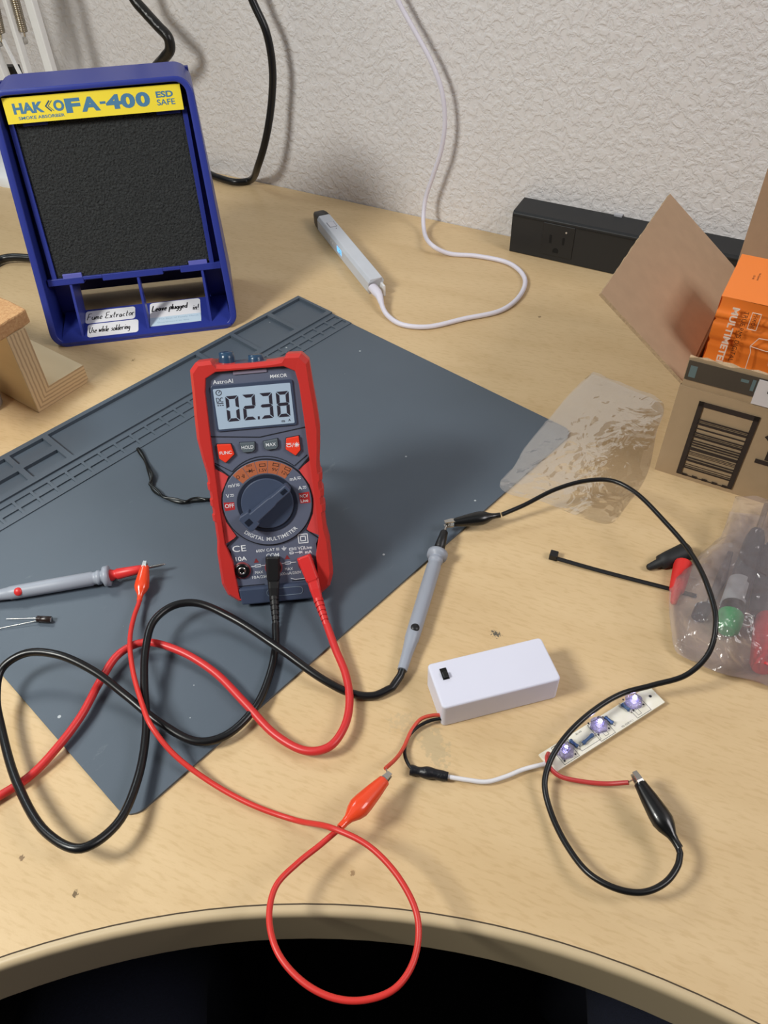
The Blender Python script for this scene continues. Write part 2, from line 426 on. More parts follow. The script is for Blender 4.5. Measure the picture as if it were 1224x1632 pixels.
MB().prism(rrect(-0.24, 0.24, -0.22, 0.26, 0.06), 0.375, 0.435).build('seat', bk, ch, bevel=0.015)
MB().lathe([(0.04, 0.028), (0.376, 0.024)], (0, 0, 0), (0, 0, 1)).build('column', lg, ch)
st = MB()
for k in range(5):
    a = 2*PI*k/5 + .3
    st.tube([(0, 0, 0.075), (0.26*math.cos(a), 0.26*math.sin(a), 0.055)], [0.026, 0.016], 8)
    st.sphere((0.26*math.cos(a), 0.26*math.sin(a), 0.028), 0.028)
st.build('star_base', lg, ch)

# ------------------------------------------------------------------ silicone mat
MA = Vector((-0.0775, 0.7015, 0))
sa = math.radians(-134.2); SH = Vector((math.cos(sa), math.sin(sa), 0)); TH = Vector((-SH.y, SH.x, 0))
MATM = frame(MA, SH, TH, UP)
silic = mat('grey_silicone', (79, 89, 100), 0.42, spec=0.5, vary=(25, 0.05), bump=(1500, 0.15, 0.0002))
nt = silic.node_tree; b = nt.nodes['Principled BSDF']; src = b.inputs['Base Color'].links[0].from_socket
tc = nt.nodes.new('ShaderNodeTexCoord')
vo = nt.nodes.new('ShaderNodeTexVoronoi'); vo.inputs['Scale'].default_value = 70; nt.links.new(tc.outputs['Object'], vo.inputs['Vector'])
sx = nt.nodes.new('ShaderNodeSeparateColor'); nt.links.new(vo.outputs['Color'], sx.inputs[0])
m1 = nt.nodes.new('ShaderNodeMath'); m1.operation = 'MULTIPLY'; m1.inputs[1].default_value = .075; nt.links.new(sx.outputs[0], m1.inputs[0])
m2 = nt.nodes.new('ShaderNodeMath'); m2.operation = 'LESS_THAN'; nt.links.new(vo.outputs['Distance'], m2.inputs[0]); nt.links.new(m1.outputs[0], m2.inputs[1])
m3 = nt.nodes.new('ShaderNodeMath'); m3.operation = 'GREATER_THAN'; m3.inputs[1].default_value = .72; nt.links.new(sx.outputs[1], m3.inputs[0])
m4 = nt.nodes.new('ShaderNodeMath'); m4.operation = 'MULTIPLY'; nt.links.new(m2.outputs[0], m4.inputs[0]); nt.links.new(m3.outputs[0], m4.inputs[1])
mp = nt.nodes.new('ShaderNodeMapping'); mp.inputs['Scale'].default_value = (14, 45, 1); mp.inputs['Rotation'].default_value = (0, 0, .7); nt.links.new(tc.outputs['Object'], mp.inputs['Vector'])
ns = nt.nodes.new('ShaderNodeTexNoise'); ns.inputs['Scale'].default_value = 1; ns.inputs['Detail'].default_value = 6; ns.inputs['Roughness'].default_value = .7; nt.links.new(mp.outputs['Vector'], ns.inputs['Vector'])
mr = nt.nodes.new('ShaderNodeMapRange'); mr.inputs['From Min'].default_value = .66; mr.inputs['From Max'].default_value = .80; mr.inputs['To Max'].default_value = .28; nt.links.new(ns.outputs['Fac'], mr.inputs['Value'])
mx1 = nt.nodes.new('ShaderNodeMath'); mx1.operation = 'MAXIMUM'; nt.links.new(m4.outputs[0], mx1.inputs[0]); nt.links.new(mr.outputs['Result'], mx1.inputs[1])
mx = nt.nodes.new('ShaderNodeMix'); mx.data_type = 'RGBA'; mx.inputs['B'].default_value = srgb((176, 182, 186)) + (1,)
nt.links.new(mx1.outputs[0], mx.inputs['Factor']); nt.links.new(src, mx.inputs['A']); nt.links.new(mx.outputs['Result'], b.inputs['Base Color'])
mt = MB()
H_STRIP, H_SUB, H_MAT, LS, LT = 0.0042, 0.0026, 0.0018, 0.4225, 0.3236
pockets = []
def pk(s0, s1, t0, t1, h): pockets.append((s0/1000, s1/1000, t0/1000, t1/1000, h))
pk(2.5, 40, 4, 43, 0.0012); pk(45, 87, 4, 43, 0.0012); pk(91, 128, 4, 43, 0.0012); pk(132.5, 283.5, 4.5, 43, 0.0012)
for s0 in (288.3, 322):
    for t0 in (5, 27): pk(s0, s0 + 29.3, t0, t0 + 15, 0.0012)
pk(356, 418, 5, 43, 0.0012)
for k in range(28):
    s0 = 2.0 + 14.82*k
    if s0 + 12.6 > 419: break
    pk(s0, s0 + 12.7, 54.2, 60.3, 0.0015); pk(s0, s0 + 12.7, 64.0, 70.0, 0.0015)
xs = sorted({0.0, LS} | {round(p[i], 6) for p in pockets for i in (0, 1)})
ys = sorted({0.0, 0.0485, 0.0745} | {round(p[i], 6) for p in pockets for i in (2, 3)})
def hh(x, y):
    for a, b, c, d, h in pockets:
        if a < x < b and c < y < d: return h
    return H_STRIP if y < 0.0485 else H_SUB
nx, ny = len(xs)-1, len(ys)-1
Hc = [[hh((xs[i]+xs[i+1])/2, (ys[j]+ys[j+1])/2) for j in range(ny)] for i in range(nx)]
def cell(i, j): return Hc[i][j] if 0 <= i < nx and 0 <= j < ny else 0.0
def cx_(i): return xs[i]
for i in range(nx):
    for j in range(ny):
        h = Hc[i][j]
        mt.add([(xs[i], ys[j], h), (xs[i+1], ys[j], h), (xs[i+1], ys[j+1], h), (xs[i], ys[j+1], h)], [(0, 1, 2, 3)])
for i in range(nx + 1):
    for j in range(ny):
        a, b = cell(i-1, j), cell(i, j)
        if abs(a-b) > 1e-7:
            mt.add([(xs[i], ys[j], a), (xs[i], ys[j+1], a), (xs[i], ys[j+1], b), (xs[i], ys[j], b)], [(0, 1, 2, 3)])
for j in range(ny + 1):
    for i in range(nx):
        a, b = cell(i, j-1), cell(i, j)
        if j == ny: b = H_MAT
        if abs(a-b) > 1e-7:
            mt.add([(xs[i], ys[j], a), (xs[i+1], ys[j], a), (xs[i+1], ys[j], b), (xs[i], ys[j], b)], [(0, 1, 2, 3)])
y0 = 0.0745; rc = 0.010
poly = [(0, y0), (LS, y0)] + [(LS-rc+rc*math.cos(math.radians(a)), LT-rc+rc*math.sin(math.radians(a))) for a in range(0, 91, 15)] + [(rc+rc*math.cos(math.radians(a)), LT-rc+rc*math.sin(math.radians(a))) for a in range(90, 181, 15)]
mt.prism(poly, 0.0, H_MAT)
mo = mt.build('soldering_mat', silic); mo.matrix_world = MATM
tag(mo, 'grey silicone soldering mat with moulded parts trays along its far edge', 'mat')

# ------------------------------------------------------------------ multimeter
yaw, e_, rl = math.radians(3.2), math.radians(63), math.radians(0.86)
r_ = Vector((math.cos(yaw), math.sin(yaw), 0)); b_ = Vector((-math.sin(yaw), math.cos(yaw), 0))
u_ = b_*math.cos(e_) + UP*math.sin(e_); n_ = r_.cross(u_)
r_, u_ = r_*math.cos(rl) + u_*math.sin(rl), u_*math.cos(rl) - r_*math.sin(rl)
MO = Vector((-0.07221, 0.34436, 0.06432))
V0 = 0.0653
MMM = frame(MO - u_*V0, r_, u_, n_)
meter = thing('multimeter', 'red and slate digital multimeter propped upright on the grey mat', 'multimeter', MMM)
OFF = (0, V0, 0)
K = 0.001
def mm(pts): return [(x*K, y*K) for x, y in pts]
red_h = mat('red_holster_rubber', (190, 48, 44), 0.42, vary=(40, 0.03), bump=(2500, 0.1, 0.0001))
slate = mat('slate_plastic', (92, 98, 118), 0.42, bump=(3000, 0.15, 0.0001))
slate_d = mat('dark_slate_plastic', (60, 70, 92), 0.35)
seam = mat('dark_seam', (22, 24, 32), 0.6)
ink_w = mat('white_print', (226, 230, 236), 0.6)
half = [(0, 86), (14, 86.3), (20.5, 87), (22.5, 89.6), (31, 89.3), (35, 85), (35.6, 72), (36.6, 58), (37.2, 44), (36.0, 32), (34.6, 22), (34.6, 16.5), (35.4, 16), (35.4, 11.5), (34.5, 11), (34.5, 6), (35.3, 5.5), (35.3, 1), (34.5, .5), (34.5, -4), (35.3, -4.5), (35.3, -9), (34.4, -9.5), (34.6, -22), (35.8, -30), (35.8, -52), (33, -60), (27, -65)]
outl = mm([(-x, y) for x, y in half[1:]][::-1] + half)
bev = MB()
rear = [(x*0.93, y*0.97 + (0.002 if y < -0.05 else 0)) for x, y in outl]
n = len(outl)
# holster: front lip, front edge, waist, rear
def ringat(poly, z): return [(x, y, z) for x, y in poly]
def inset(poly, k, cy=0.0115): return [(x*(1-k/0.035), (y-cy)*(1-k/0.075)+cy) for x, y in poly]
rear2 = [(x*.9, max(y*.97, -0.0535)) for x, y in outl]
rings = [ringat(inset(outl, 0.0020), 0.0030), ringat(outl, -0.0005), ringat([(x, max(y, -0.0635)) for x, y in outl], -0.012), ringat([(x, max(y, -0.0612)) for x, y in inset(outl, .0008)], -0.0165), ringat(rear2, -0.030)]
hb = MB().loft(rings[::-1], 0, False, False)
hb.add(rings[-1], [tuple(range(n))])
# lip around the opening
fpoly = mm([(-20, 83), (20, 83), (27.5, 79), (28.6, 45), (28.8, 30), (29.5, 0), (29.6, -24), (26.5, -30), (26.0, -55), (24.8, -64.6), (-24.8, -64.6), (-26.0, -55), (-26.5, -30), (-29.6, -24), (-29.5, 0), (-28.8, 30), (-28.6, 45), (-27.5, 79)])
import bisect
def radial(poly, ang, c=(0, 0.0115)):
    dx, dy = math.cos(ang), math.sin(ang); best = 0
    m_ = len(poly)
    for i in range(m_):
        x1, y1 = poly[i][0]-c[0], poly[i][1]-c[1]; x2, y2 = poly[(i+1) % m_][0]-c[0], poly[(i+1) % m_][1]-c[1]
        ex, ey = x2-x1, y2-y1; den = dx*ey - dy*ex
        if abs(den) < 1e-12: continue
        t = (x1*ey - y1*ex)/den; q = (x1*dy - y1*dx)/den
        if -1e-6 <= q <= 1+1e-6 and t > best: best = t
    return (c[0]+dx*best, c[1]+dy*best)
lipo = rings[0]
lipi = []
for (x, y, z) in lipo:
    a = math.atan2(y - 0.0115, x)
    p = radial(fpoly, a); lipi.append((p[0], p[1], 0.0028))
lipd = [(x, y, -0.0004) for x, y, z in lipi]
hb.loft([lipo, lipi, lipd], 0, False, False)
hb.build('holster', red_h, meter, bevel=0.0009, off=OFF)
MB().prism([(x*1.02, y*1.004) for x, y in fpoly], -0.010, 0.0).build('faceplate', slate, meter, off=OFF)
# red side panels beside the dial
for s in (-1, 1):
    sp = MB(); sp.prism(mm([(s*29.3, 24.5), (s*29.4, 0), (s*29.4, -24.5), (s*22, -20.5), (s*27.2, -10), (s*28.4, 0), (s*27.2, 9), (s*21.5, 19.5)]), 0, 0.0006)
    sp.build('side_panel', mat('red_side_panel', (206, 70, 70), 0.45), meter, off=OFF)
# seams
def strip(mb, pts, wd, z0=0.0, z1=0.00035, mi=0):
    pts = [Vector((x*K, y*K)) for x, y in pts]
    for a, b in zip(pts, pts[1:]):
        d = (b-a).normalized(); nn = Vector((-d.y, d.x))*wd*K/2; e = d*wd*K*.3
        mb.prism([tuple(a-e-nn), tuple(b+e-nn), tuple(b+e+nn), tuple(a-e+nn)], z0, z1, mi)
def seam_line(pts, wd, z1=.00035):
    q = MB(); strip(q, pts, wd, z1=z1); q.build('seam_line', seam, meter, off=OFF)
seam_line([(-28.5, 44.6), (0.4, 41.7), (28.5, 45.4)], 0.45)
for q_ in ([(-29, 27), (-21.8, 19.6)], [(29, 27), (21.8, 19.6)], [(-22, -20.2), (-29, -26.5)], [(22, -20.2), (29, -26.5)]): seam_line(q_, 0.6, .0009)
arcp = [(24.5*math.cos(math.radians(a))*1.12, 2 + 24.5*math.sin(math.radians(a))*1.12) for a in range(45, 136, 6)]
seam_line([(27.5, 28)] + [(x*0.98, y*0.98+.8) for x, y in arcp] + [(-28.5, 28)], 0.35)
seam_line([(-25.5, -54.5), (-9, -54.5)], 0.35); seam_line([(9, -54), (25.5, -54)], 0.35)
# display
MB().prism(mm(rrect(-24.6, 23.9, 47.2, 75, 1.6)), 0.0, 0.0009).build('display_bezel', slate_d, meter, off=OFF, bevel=0.0003)
lcd = MB().prism(mm(rrect(-23.2, 22.5, 48.6, 72.9, 0.6)), 0.0005, 0.0011).build('lcd_screen', mat('lcd_grey', (164, 183, 204), 0.28, vary=(30, 0.03)), meter, off=OFF)
dg = MB()
def seg7(x, y, w, h, t, on, sl=0.04):
    g = 0.35; hh_ = h/2
    def q(pts): dg.flat([((x + a + sl*b)*K, (y + b)*K) for a, b in pts], 0.00125)
    if 'a' in on: q([(-w/2+g, h), (w/2-g, h), (w/2-t-g, h-t), (-w/2+t+g, h-t)])
    if 'd' in on: q([(-w/2+g, 0), (w/2-g, 0), (w/2-t-g, t), (-w/2+t+g, t)])
    if 'g' in on: q([(-w/2+g, hh_), (-w/2+g+t/2, hh_+t/2), (w/2-g-t/2, hh_+t/2), (w/2-g, hh_), (w/2-g-t/2, hh_-t/2), (-w/2+g+t/2, hh_-t/2)])
    if 'f' in on: q([(-w/2, h-g), (-w/2+t, h-t-g), (-w/2+t, hh_+t/2+g), (-w/2, hh_+g)])
    if 'b' in on: q([(w/2, h-g), (w/2-t, h-t-g), (w/2-t, hh_+t/2+g), (w/2, hh_+g)])
    if 'e' in on: q([(-w/2, g), (-w/2+t, t+g), (-w/2+t, hh_-t/2-g), (-w/2, hh_-g)])
    if 'c' in on: q([(w/2, g), (w/2-t, t+g), (w/2-t, hh_-t/2-g), (w/2, hh_-g)])
for x, on in ((-13.4, 'abcdef'), (-3.6, 'abged'), (6.6, 'abgcd'), (16.6, 'abcdefg')):
    seg7(x, 52.9, 7.5, 15.3, 1.85, on)
dg.flat(mm([(0.9, 52.7), (2.0, 52.7), (2.1, 54.6), (1.0, 54.6)]), 0.00125)
dg.text('DC', -20.1*K, 66.4*K, 3.0*K, 0.00125, w=3.9*K)
dg.flat(mm([(-22.1, 64.5), (-18.2, 64.5), (-18.2, 64.0), (-22.1, 64.0)]), 0.00125)
for k in range(3): dg.flat(mm([(-21.9+1.4*k, 63.3), (-21.0+1.4*k, 63.3), (-21.0+1.4*k, 62.8), (-21.9+1.4*k, 62.8)]), 0.00125)
ringp = [(-20.1+1.6*math.cos(2*PI*k/20), 70.6+1.5*math.sin(2*PI*k/20)) for k in range(21)]
strip(dg, ringp, 0.35, 0.0012, 0.00125); strip(dg, [(-20.1, 70.5), (-19.4, 71.8)], 0.35, 0.0012, 0.00125)
dg.text('m', 15.8*K, 50.6*K, 1.9*K, 0.00125); dg.text('A', 19.6*K, 50.7*K, 1.6*K, 0.00125)
dg.build('display_digits', mat('lcd_ink', (46, 42, 54), 0.4), lcd, off=OFF)
# light bar at top
MB().prism(mm(rrect(-10.2, 9.6, 80.3, 82.4, .4)), 0, 0.0007).build('indicator_window', mat('smoky_window', (128, 120, 138), 0.3), meter, off=OFF)
# buttons
bt_red = mat('orange_red_button', (232, 62, 40), 0.4); bt_grey = mat('grey_button', (88, 98, 106), 0.45)
def button(poly, m_, txt, tx, ty, th, tw):
    MB().prism(mm([(x + (x - tx)*0.07, y + (y-ty)*0.07) for x, y in poly]), 0, 0.0004).build('button_gap', seam, meter, off=OFF)
    b = MB().prism(mm(poly), 0.0, 0.0017).build('button', m_, meter, bevel=0.0004, off=OFF)
    t = MB()
    if txt: t.text(txt, tx*K, ty*K, th*K, 0.00178, w=tw*K, bold=0.004)
    else:
        cx, cy = tx-2.2, ty
        strip(t, [(cx-1.6, cy+1.2), (cx+1.4, cy+1.2)], .35, 0.0017, 0.00178); strip(t, [(cx-1.6, cy-.2), (cx-.9, cy+.6), (cx+.8, cy+.6), (cx+1.4, cy-.2), (cx+.6, cy-.9), (cx-.7, cy-.9), (cx-1.6, cy-.2)], .35, 0.0017, 0.00178)
        strip(t, [(tx-.3, ty-1.2), (tx+.5, ty+1.2)], .35, 0.0017, 0.00178)
        for k in range(8):
            a = 2*PI*k/8; strip(t, [(tx+2.4+.6*math.cos(a), ty+.6*math.sin(a)), (tx+2.4+1.5*math.cos(a), ty+1.5*math.sin(a))], .35, 0.0017, 0.00178)
        t.flat(mm([(tx+2.4+.7*math.cos(2*PI*k/12), ty+.7*math.sin(2*PI*k/12)) for k in range(12)]), 0.00178)
    t.build('lettering', ink_w, b, off=OFF)
button([(-25.6, 39.7), (-17.3, 39.2), (-16.0, 32.7), (-21.9, 27.9), (-25.4, 30.8)], bt_red, 'FUNC', -21.0, 34.3, 2.0, 7.2)
button([(-11.9, 39.5), (-2.9, 39.1), (-3.2, 34.6), (-5, 33.2), (-10.2, 33.2), (-11.3, 35.0)], bt_grey, 'HOLD', -7.5, 36.5, 2.1, 7.2)
button([(2.3, 39.0), (11.0, 40.0), (11.0, 35.4), (9.6, 33.7), (4.0, 33.5), (2.5, 34.8)], bt_grey, 'MAX', 6.7, 36.9, 2.1, 6.0)
button([(16.3, 39.6), (24.0, 40.4), (24.1, 31.6), (20.8, 28.4), (15.2, 32.9)], bt_red, '', 19.8, 35.3, 2, 5)
# dial
def circ(r, a0=0, a1=360, n=64, c=(0, 0)): return [(c[0]+r*math.cos(math.radians(a0+(a1-a0)*k/n)), c[1]+r*math.sin(math.radians(a0+(a1-a0)*k/n))) for k in range(n)]
MB().prism(mm(circ(28.2)), 0, 0.0009).build('dial_seam', seam, meter, off=OFF)
MB().prism(mm(circ(27.5)), 0, 0.0016).build('dial_ring', slate, meter, off=OFF, bevel=0.0004)
rust = mat('rust_brown_print', (172, 98, 66), 0.5)
for k in range(5):
    da = MB()
    a0 = 49 + k*17.1; a1 = a0 + 16.4
    o = [(27.2*math.cos(math.radians(a0+(a1-a0)*j/6)), 27.2*math.sin(math.radians(a0+(a1-a0)*j/6))) for j in range(7)]
    i_ = [(19.3*math.cos(math.radians(a0+(a1-a0)*j/6)), 19.3*math.sin(math.radians(a0+(a1-a0)*j/6))) for j in range(7)]
    da.flat(mm(o + i_[::-1]), 0.00166)
    da.build('range_sector', rust, meter, off=OFF)
kb = MB().prism(mm(circ(18.8)), 0.001, 0.0021)
kb.build('dial_knob_rim', mat('knob_rim_dark', (34, 40, 56), 0.4), meter, off=OFF, bevel=0.0004)
kn = MB(); kn.prism(mm(circ(16.2)), 0.0015, 0.0030)
ka = math.radians(36.5); RK = Matrix.Rotation(ka, 4, 'Z')
kn.prism([(-.0185, -.0052), (-.0165, -.006), (-.0105, -.0052), (-.0105, -.0036), (.004, -.0032), (.0065, -.0026), (.0176, -.0026), (.0183, -.0018), (.0183, .0018), (.0176, .0026), (.0065, .0026), (.004, .0032), (-.0105, .0036), (-.0105, .0052), (-.0165, .006), (-.0185, .0052)], 0.0025, 0.0098, M=RK)
kn.build('dial_knob', mat('knob_slate', (66, 76, 98), 0.33), meter, off=OFF, bevel=0.0008)
nd_ = mat('notch_dark', (24, 30, 44), 0.4)
kp = MB(); kp.prism([(.0125, -.0012), (.0165, -.0012), (.0165, .0012), (.0125, .0012)], 0.0098, 0.0100, M=RK)
kp.build('pointer_notch', nd_, meter, off=OFF); kp = MB()
kp.prism([(-.0168, -.0018), (-.0128, -.0018), (-.0128, .0018), (-.0168, .0018)], 0.0098, 0.0100, M=RK)
kp.build('pointer_notch', nd_, meter, off=OFF)
# jack holes
for x, y in ((-21.6, -43.5), (-1.5, -43.5), (19.6, -43)):
    j = MB().lathe([(0, 0.0056), (0.0010, 0.0056), (0.0010, 0.0046)], (x*K, y*K, 0), (0, 0, 1), 28)
    jo = j.build('jack_ring', mat('jack_red_ring', (120, 52, 58), 0.4), meter, off=OFF)
    MB().lathe([(0, 0.0047), (0.0016, 0.0047), (0.0016, 0.0034)], (x*K, y*K, 0), (0, 0, 1), 24).build('jack', mat('jack_black', (14, 14, 16), 0.3), meter, off=OFF)
    MB().lathe([(0, 0.0026), (0.0018, 0.0026), (0.0018, 0.0015), (0.0010, 0.0014)], (x*K, y*K, 0), (0, 0, 1), 20).build('jack_socket', STEEL, meter, off=OFF)
# front lettering
lt = MB(); Z = 0.00012
lt.text('AstroAI', -16.8*K, 76.9*K, 2.4*K, Z, w=11.8*K, bold=0.004); lt.text('M4KOR', 16.2*K, 77.4*K, 2.1*K, Z, w=10*K, bold=0.004)
lt.text('CE', -21.6*K, -28.6*K, 4.2*K, Z, w=8.6*K, bold=0.004); lt.text('10A', -21.3*K, -35.6*K, 2.9*K, Z, w=7*K, bold=0.01)
lt.text('600V CAT III', -4.0*K, -31.4*K, 2.0*K, Z, w=14.6*K, bold=0.004); lt.text('COM', -1.2*K, -35.3*K, 2.8*K, Z, w=8*K, bold=0.004)
strip(lt, [(6.5, -30.0), (6.5, -31.2)], .35, 0, Z); strip(lt, [(5.0, -31.2), (8.0, -31.2)], .35, 0, Z); strip(lt, [(5.5, -31.9), (7.5, -31.9)], .35, 0, Z); strip(lt, [(6.0, -32.6), (7.0, -32.6)], .35, 0, Z)
for a in (2.9, 1.5): strip(lt, [(19.2-a, -26-a), (19.2+a, -26-a), (19.2+a, -26+a), (19.2-a, -26+a), (19.2-a, -26-a)], .55, 0, Z)
lt.text('VΩLive', 19.6*K, -32.2*K, 2.2*K, Z, w=9*K, bold=0.008); lt.text('mA', 21.6*K, -35.2*K, 2.2*K, Z, bold=0.008)
strip(lt, [(9.8, -31.7), (12.2, -31.7), (12.2, -33), (9.8, -33), (9.8, -31.7)], .4, 0, Z); strip(lt, [(13.2, -31.4), (13.2, -33.2)], .35, 0, Z); strip(lt, [(14, -31.4), (14, -33.2)], .35, 0, Z)
strip(lt, [(9.8, -34.4), (11.8, -34.4), (12.2, -35), (11.8, -35.6), (9.8, -35.6), (9.8, -34.4)], .4, 0, Z); strip(lt, [(13, -35), (16, -35)], .35, 0, Z); strip(lt, [(16, -34.2), (17.4, -35), (16, -35.8), (16, -34.2)], .4, 0, Z); strip(lt, [(17.6, -34.2), (17.6, -35.8)], .35, 0, Z)
for x0, x1 in ((-16, -13.6), (-9.2, -6), (2.5, 5.5), (9.8, 13)): strip(lt, [(x0, -41.6 + x0*.01), (x1, -41.6 + x1*.01)], .35, 0, Z)
for xc in (-11.4, 7.7): strip(lt, [(xc-1.8, -40.9), (xc+1.8, -40.9), (xc+1.8, -42.3), (xc-1.8, -42.3), (xc-1.8, -40.9)], .35, 0, Z)
lt.text('MAX', -11.2*K, -46.0*K, 2.0*K, Z, w=5.2*K); lt.text('10A/250V', -10*K, -49.2*K, 2.0*K, Z, w=12*K)
lt.text('MAX', 8*K, -45.6*K, 2.0*K, Z, w=5.2*K); lt.text('600mA/250V', 8.6*K, -48.6*K, 2.0*K, Z, w=14*K)
lc2 = MB(); strip(lc2, circ(2.6, 90, 270, 10, (-5, -59.5)) + [(-5, -62.1), (12, -62.1)] + circ(2.6, -80, 80, 8, (13, -59.5)) + [(12, -56.9), (-5, -56.9)], .3, 0.0034, .0038)
lc2.build('latch_outline', mat('latch_grey', (120, 134, 150), 0.5), meter, off=OFF)
strip(lt, [(8.5, -52.2), (11.2, -53.4), (22, -53)], .35, 0, Z)
lt.build('lettering', ink_w, meter, off=OFF)
for xc, yc in ((-12, -38), (7.8, -37.6)):
    wt = MB().flat(mm([(xc-1.7, yc-1.3), (xc+1.7, yc-1.3), (xc, yc+1.7)]), Z)
    wt.build('warning_mark', mat('dim_red_print', (130, 48, 52), 0.5), meter, off=OFF)
dl = MB(); Z = 0.00168
s_ = 'DIGITAL MULTIMETER'; wts = {'I': .5, ' ': .45, 'M': 1.25, 'L': .85, 'T': .9, 'E': .9}
tot = sum(wts.get(c, 1.0) for c in s_); cur = 0
for c in s_:
    wc = wts.get(c, 1.0); mid = (cur + wc/2)/tot; cur += wc
    a = math.radians(-133 + 86*mid)
    if c != ' ': dl.text(c, 23.6*K*math.cos(a), 23.6*K*math.sin(a), 2.5*K, Z, ang=a + PI/2, bold=0.004)
for t, x, y, h, w_ in (('mV', -20.2, 13.4, 2.4, 4.4), ('V', -23.6, 7, 2.5, None), ('OFF', -23.4, 0.6, 2.6, 5.6), ('mA', 17.6, 14.2, 2.4, 4.2), ('A', 21.2, 8, 2.5, None), ('NCV', 23.0, 2.6, 2.2, 5), ('Live', 23.0, -.4, 2.2, 4.6)):
    dl.text(t, x*K, y*K, h*K, 0.00172, w=w_*K if w_ else None, bold=0.004)
for x, y in ((-16.6, 13.4), (-20.9, 7.1), (21.2, 14.3), (24, 8)):
    strip(dl, [(x-1, y+.6), (x+1, y+.6)], .35, .0016, Z); strip(dl, [(x-1, y-.7), (x-.3, y-.2), (x+.3, y-.7), (x+1, y-.3)], .35, .0016, Z)
dl.build('lettering', ink_w, meter, off=OFF)
db = MB()
db.text('Ω', -15.8*K, 18.2*K, 2.3*K, 0.0017); strip(db, [(-13.5, 18.6), (-12.7, 18.6)], .3, .0016, .0017); strip(db, [(-12.6, 17.6), (-12.6, 19.8)], .3, .0016, .0017); strip(db, [(-11.9, 17.6), (-11.9, 19.8)], .3, .0016, .0017)
strip(db, [(-10.3, 21.2), (-5.2, 21.7)], .3, .0016, .0017); db.flat(mm([(-8.6, 20.4), (-8.7, 22.6), (-6.8, 21.6)]), .0017); strip(db, [(-6.7, 20.6), (-6.8, 22.8)], .4, .0016, .0017)
for k in range(4): strip(db, [(-9.4+.9*k, 24.2+.1*k), (-9.5+.9*k, 25.4+.1*k)], .3, .0016, .0017)
for t, x, y, a in (('1.5V', 0, 21.4, 0), ('9V', 7.2, 21.0, -.3), ('12V', 13.3, 18.0, -.55)):
    db.text(t, x*K, y*K, 2.0*K, .0017, w=(4.6 if t != '9V' else 3.4)*K, ang=a)
    ux_, uy_ = -math.sin(a), math.cos(a); cx, cy = x + ux_*3.1, y + uy_*3.1
    pts = [(-1.7, -.8), (1.7, -.8), (1.7, .8), (-1.7, .8), (-1.7, -.8)]
    strip(db, [(cx + p*math.cos(a) - q*math.sin(a), cy + p*math.sin(a) + q*math.cos(a)) for p, q in pts], .35, .0016, .0017)
db.build('lettering', mat('black_print', (28, 22, 22), 0.6), meter, off=OFF)
rb = MB()
rb.flat(mm([(-26.8, 3), (-20.3, 2.6), (-20.3, -2.2), (-26.6, -2.6)]), .00164); rb.build('red_marking', mat('red_print', (176, 44, 48), 0.5), meter, off=OFF); rb = MB()
rb.flat(mm([(20, 4.4), (26.4, 5), (26.6, -2.2), (20.2, -2.2)]), .00164)
rb.build('red_marking', mat('red_print', (176, 44, 48), 0.5), meter, off=OFF)
lc = MB(); lc.prism(mm([(-24.6, -63.6), (24.6, -63.6), (25.4, -55.2), (-25.4, -55.2)]), -.0100, .0036, taper=mm([(-24.6, -66.6), (24.6, -66.6), (25.4, -55.2), (-25.4, -55.2)]))
lc.build('lower_cover', slate_d, meter, bevel=.0012, off=OFF)
# knobs at the top, probe holder ears, kickstand
for x, h in ((-14.5, 8.0), (2.8, 5.0)):
    MB().lathe([(0, .0052), (h*K*.6, .0048), (h*K, .0042), (h*K, .001)], (x*K, 0.0845, -0.012), (0, 1, 0), 18).build('top_stub', mat('navy_stub', (40, 66, 92), 0.25), meter, off=OFF)
MB().box(-0.022, 0.022, 0.083, 0.0862, -0.022, -0.004).build('top_cap', slate_d, meter, off=OFF)
ks = MB()
A_ = MMM.inverted() @ (MO - u_*-0.045 - n_*0.030); 
pA = Vector((0, 0.045, -0.030)); wA = MO + u_*0.045 - n_*0.030
foot = wA + b_*0.055; foot.z = 0.0032
fl_ = MMM.inverted() @ foot - Vector((0, V0, 0))
d = (fl_ - pA)
ks.loft([[(x*s1, pA.y + d.y*t, pA.z + d.z*t + o) for x, o in ((-.02, 0), (.02, 0), (.02, .003), (-.02, .003))] for t, s1 in ((0, 1), (1, 0.85))], 0, False)
ks.build('kickstand', slate_d, meter, off=OFF)
MB().prism(mm([(-26, 74), (26, 74), (26, -50), (-26, -50)]), -0.031, -0.028).build('battery_cover', slate_d, meter, off=OFF)

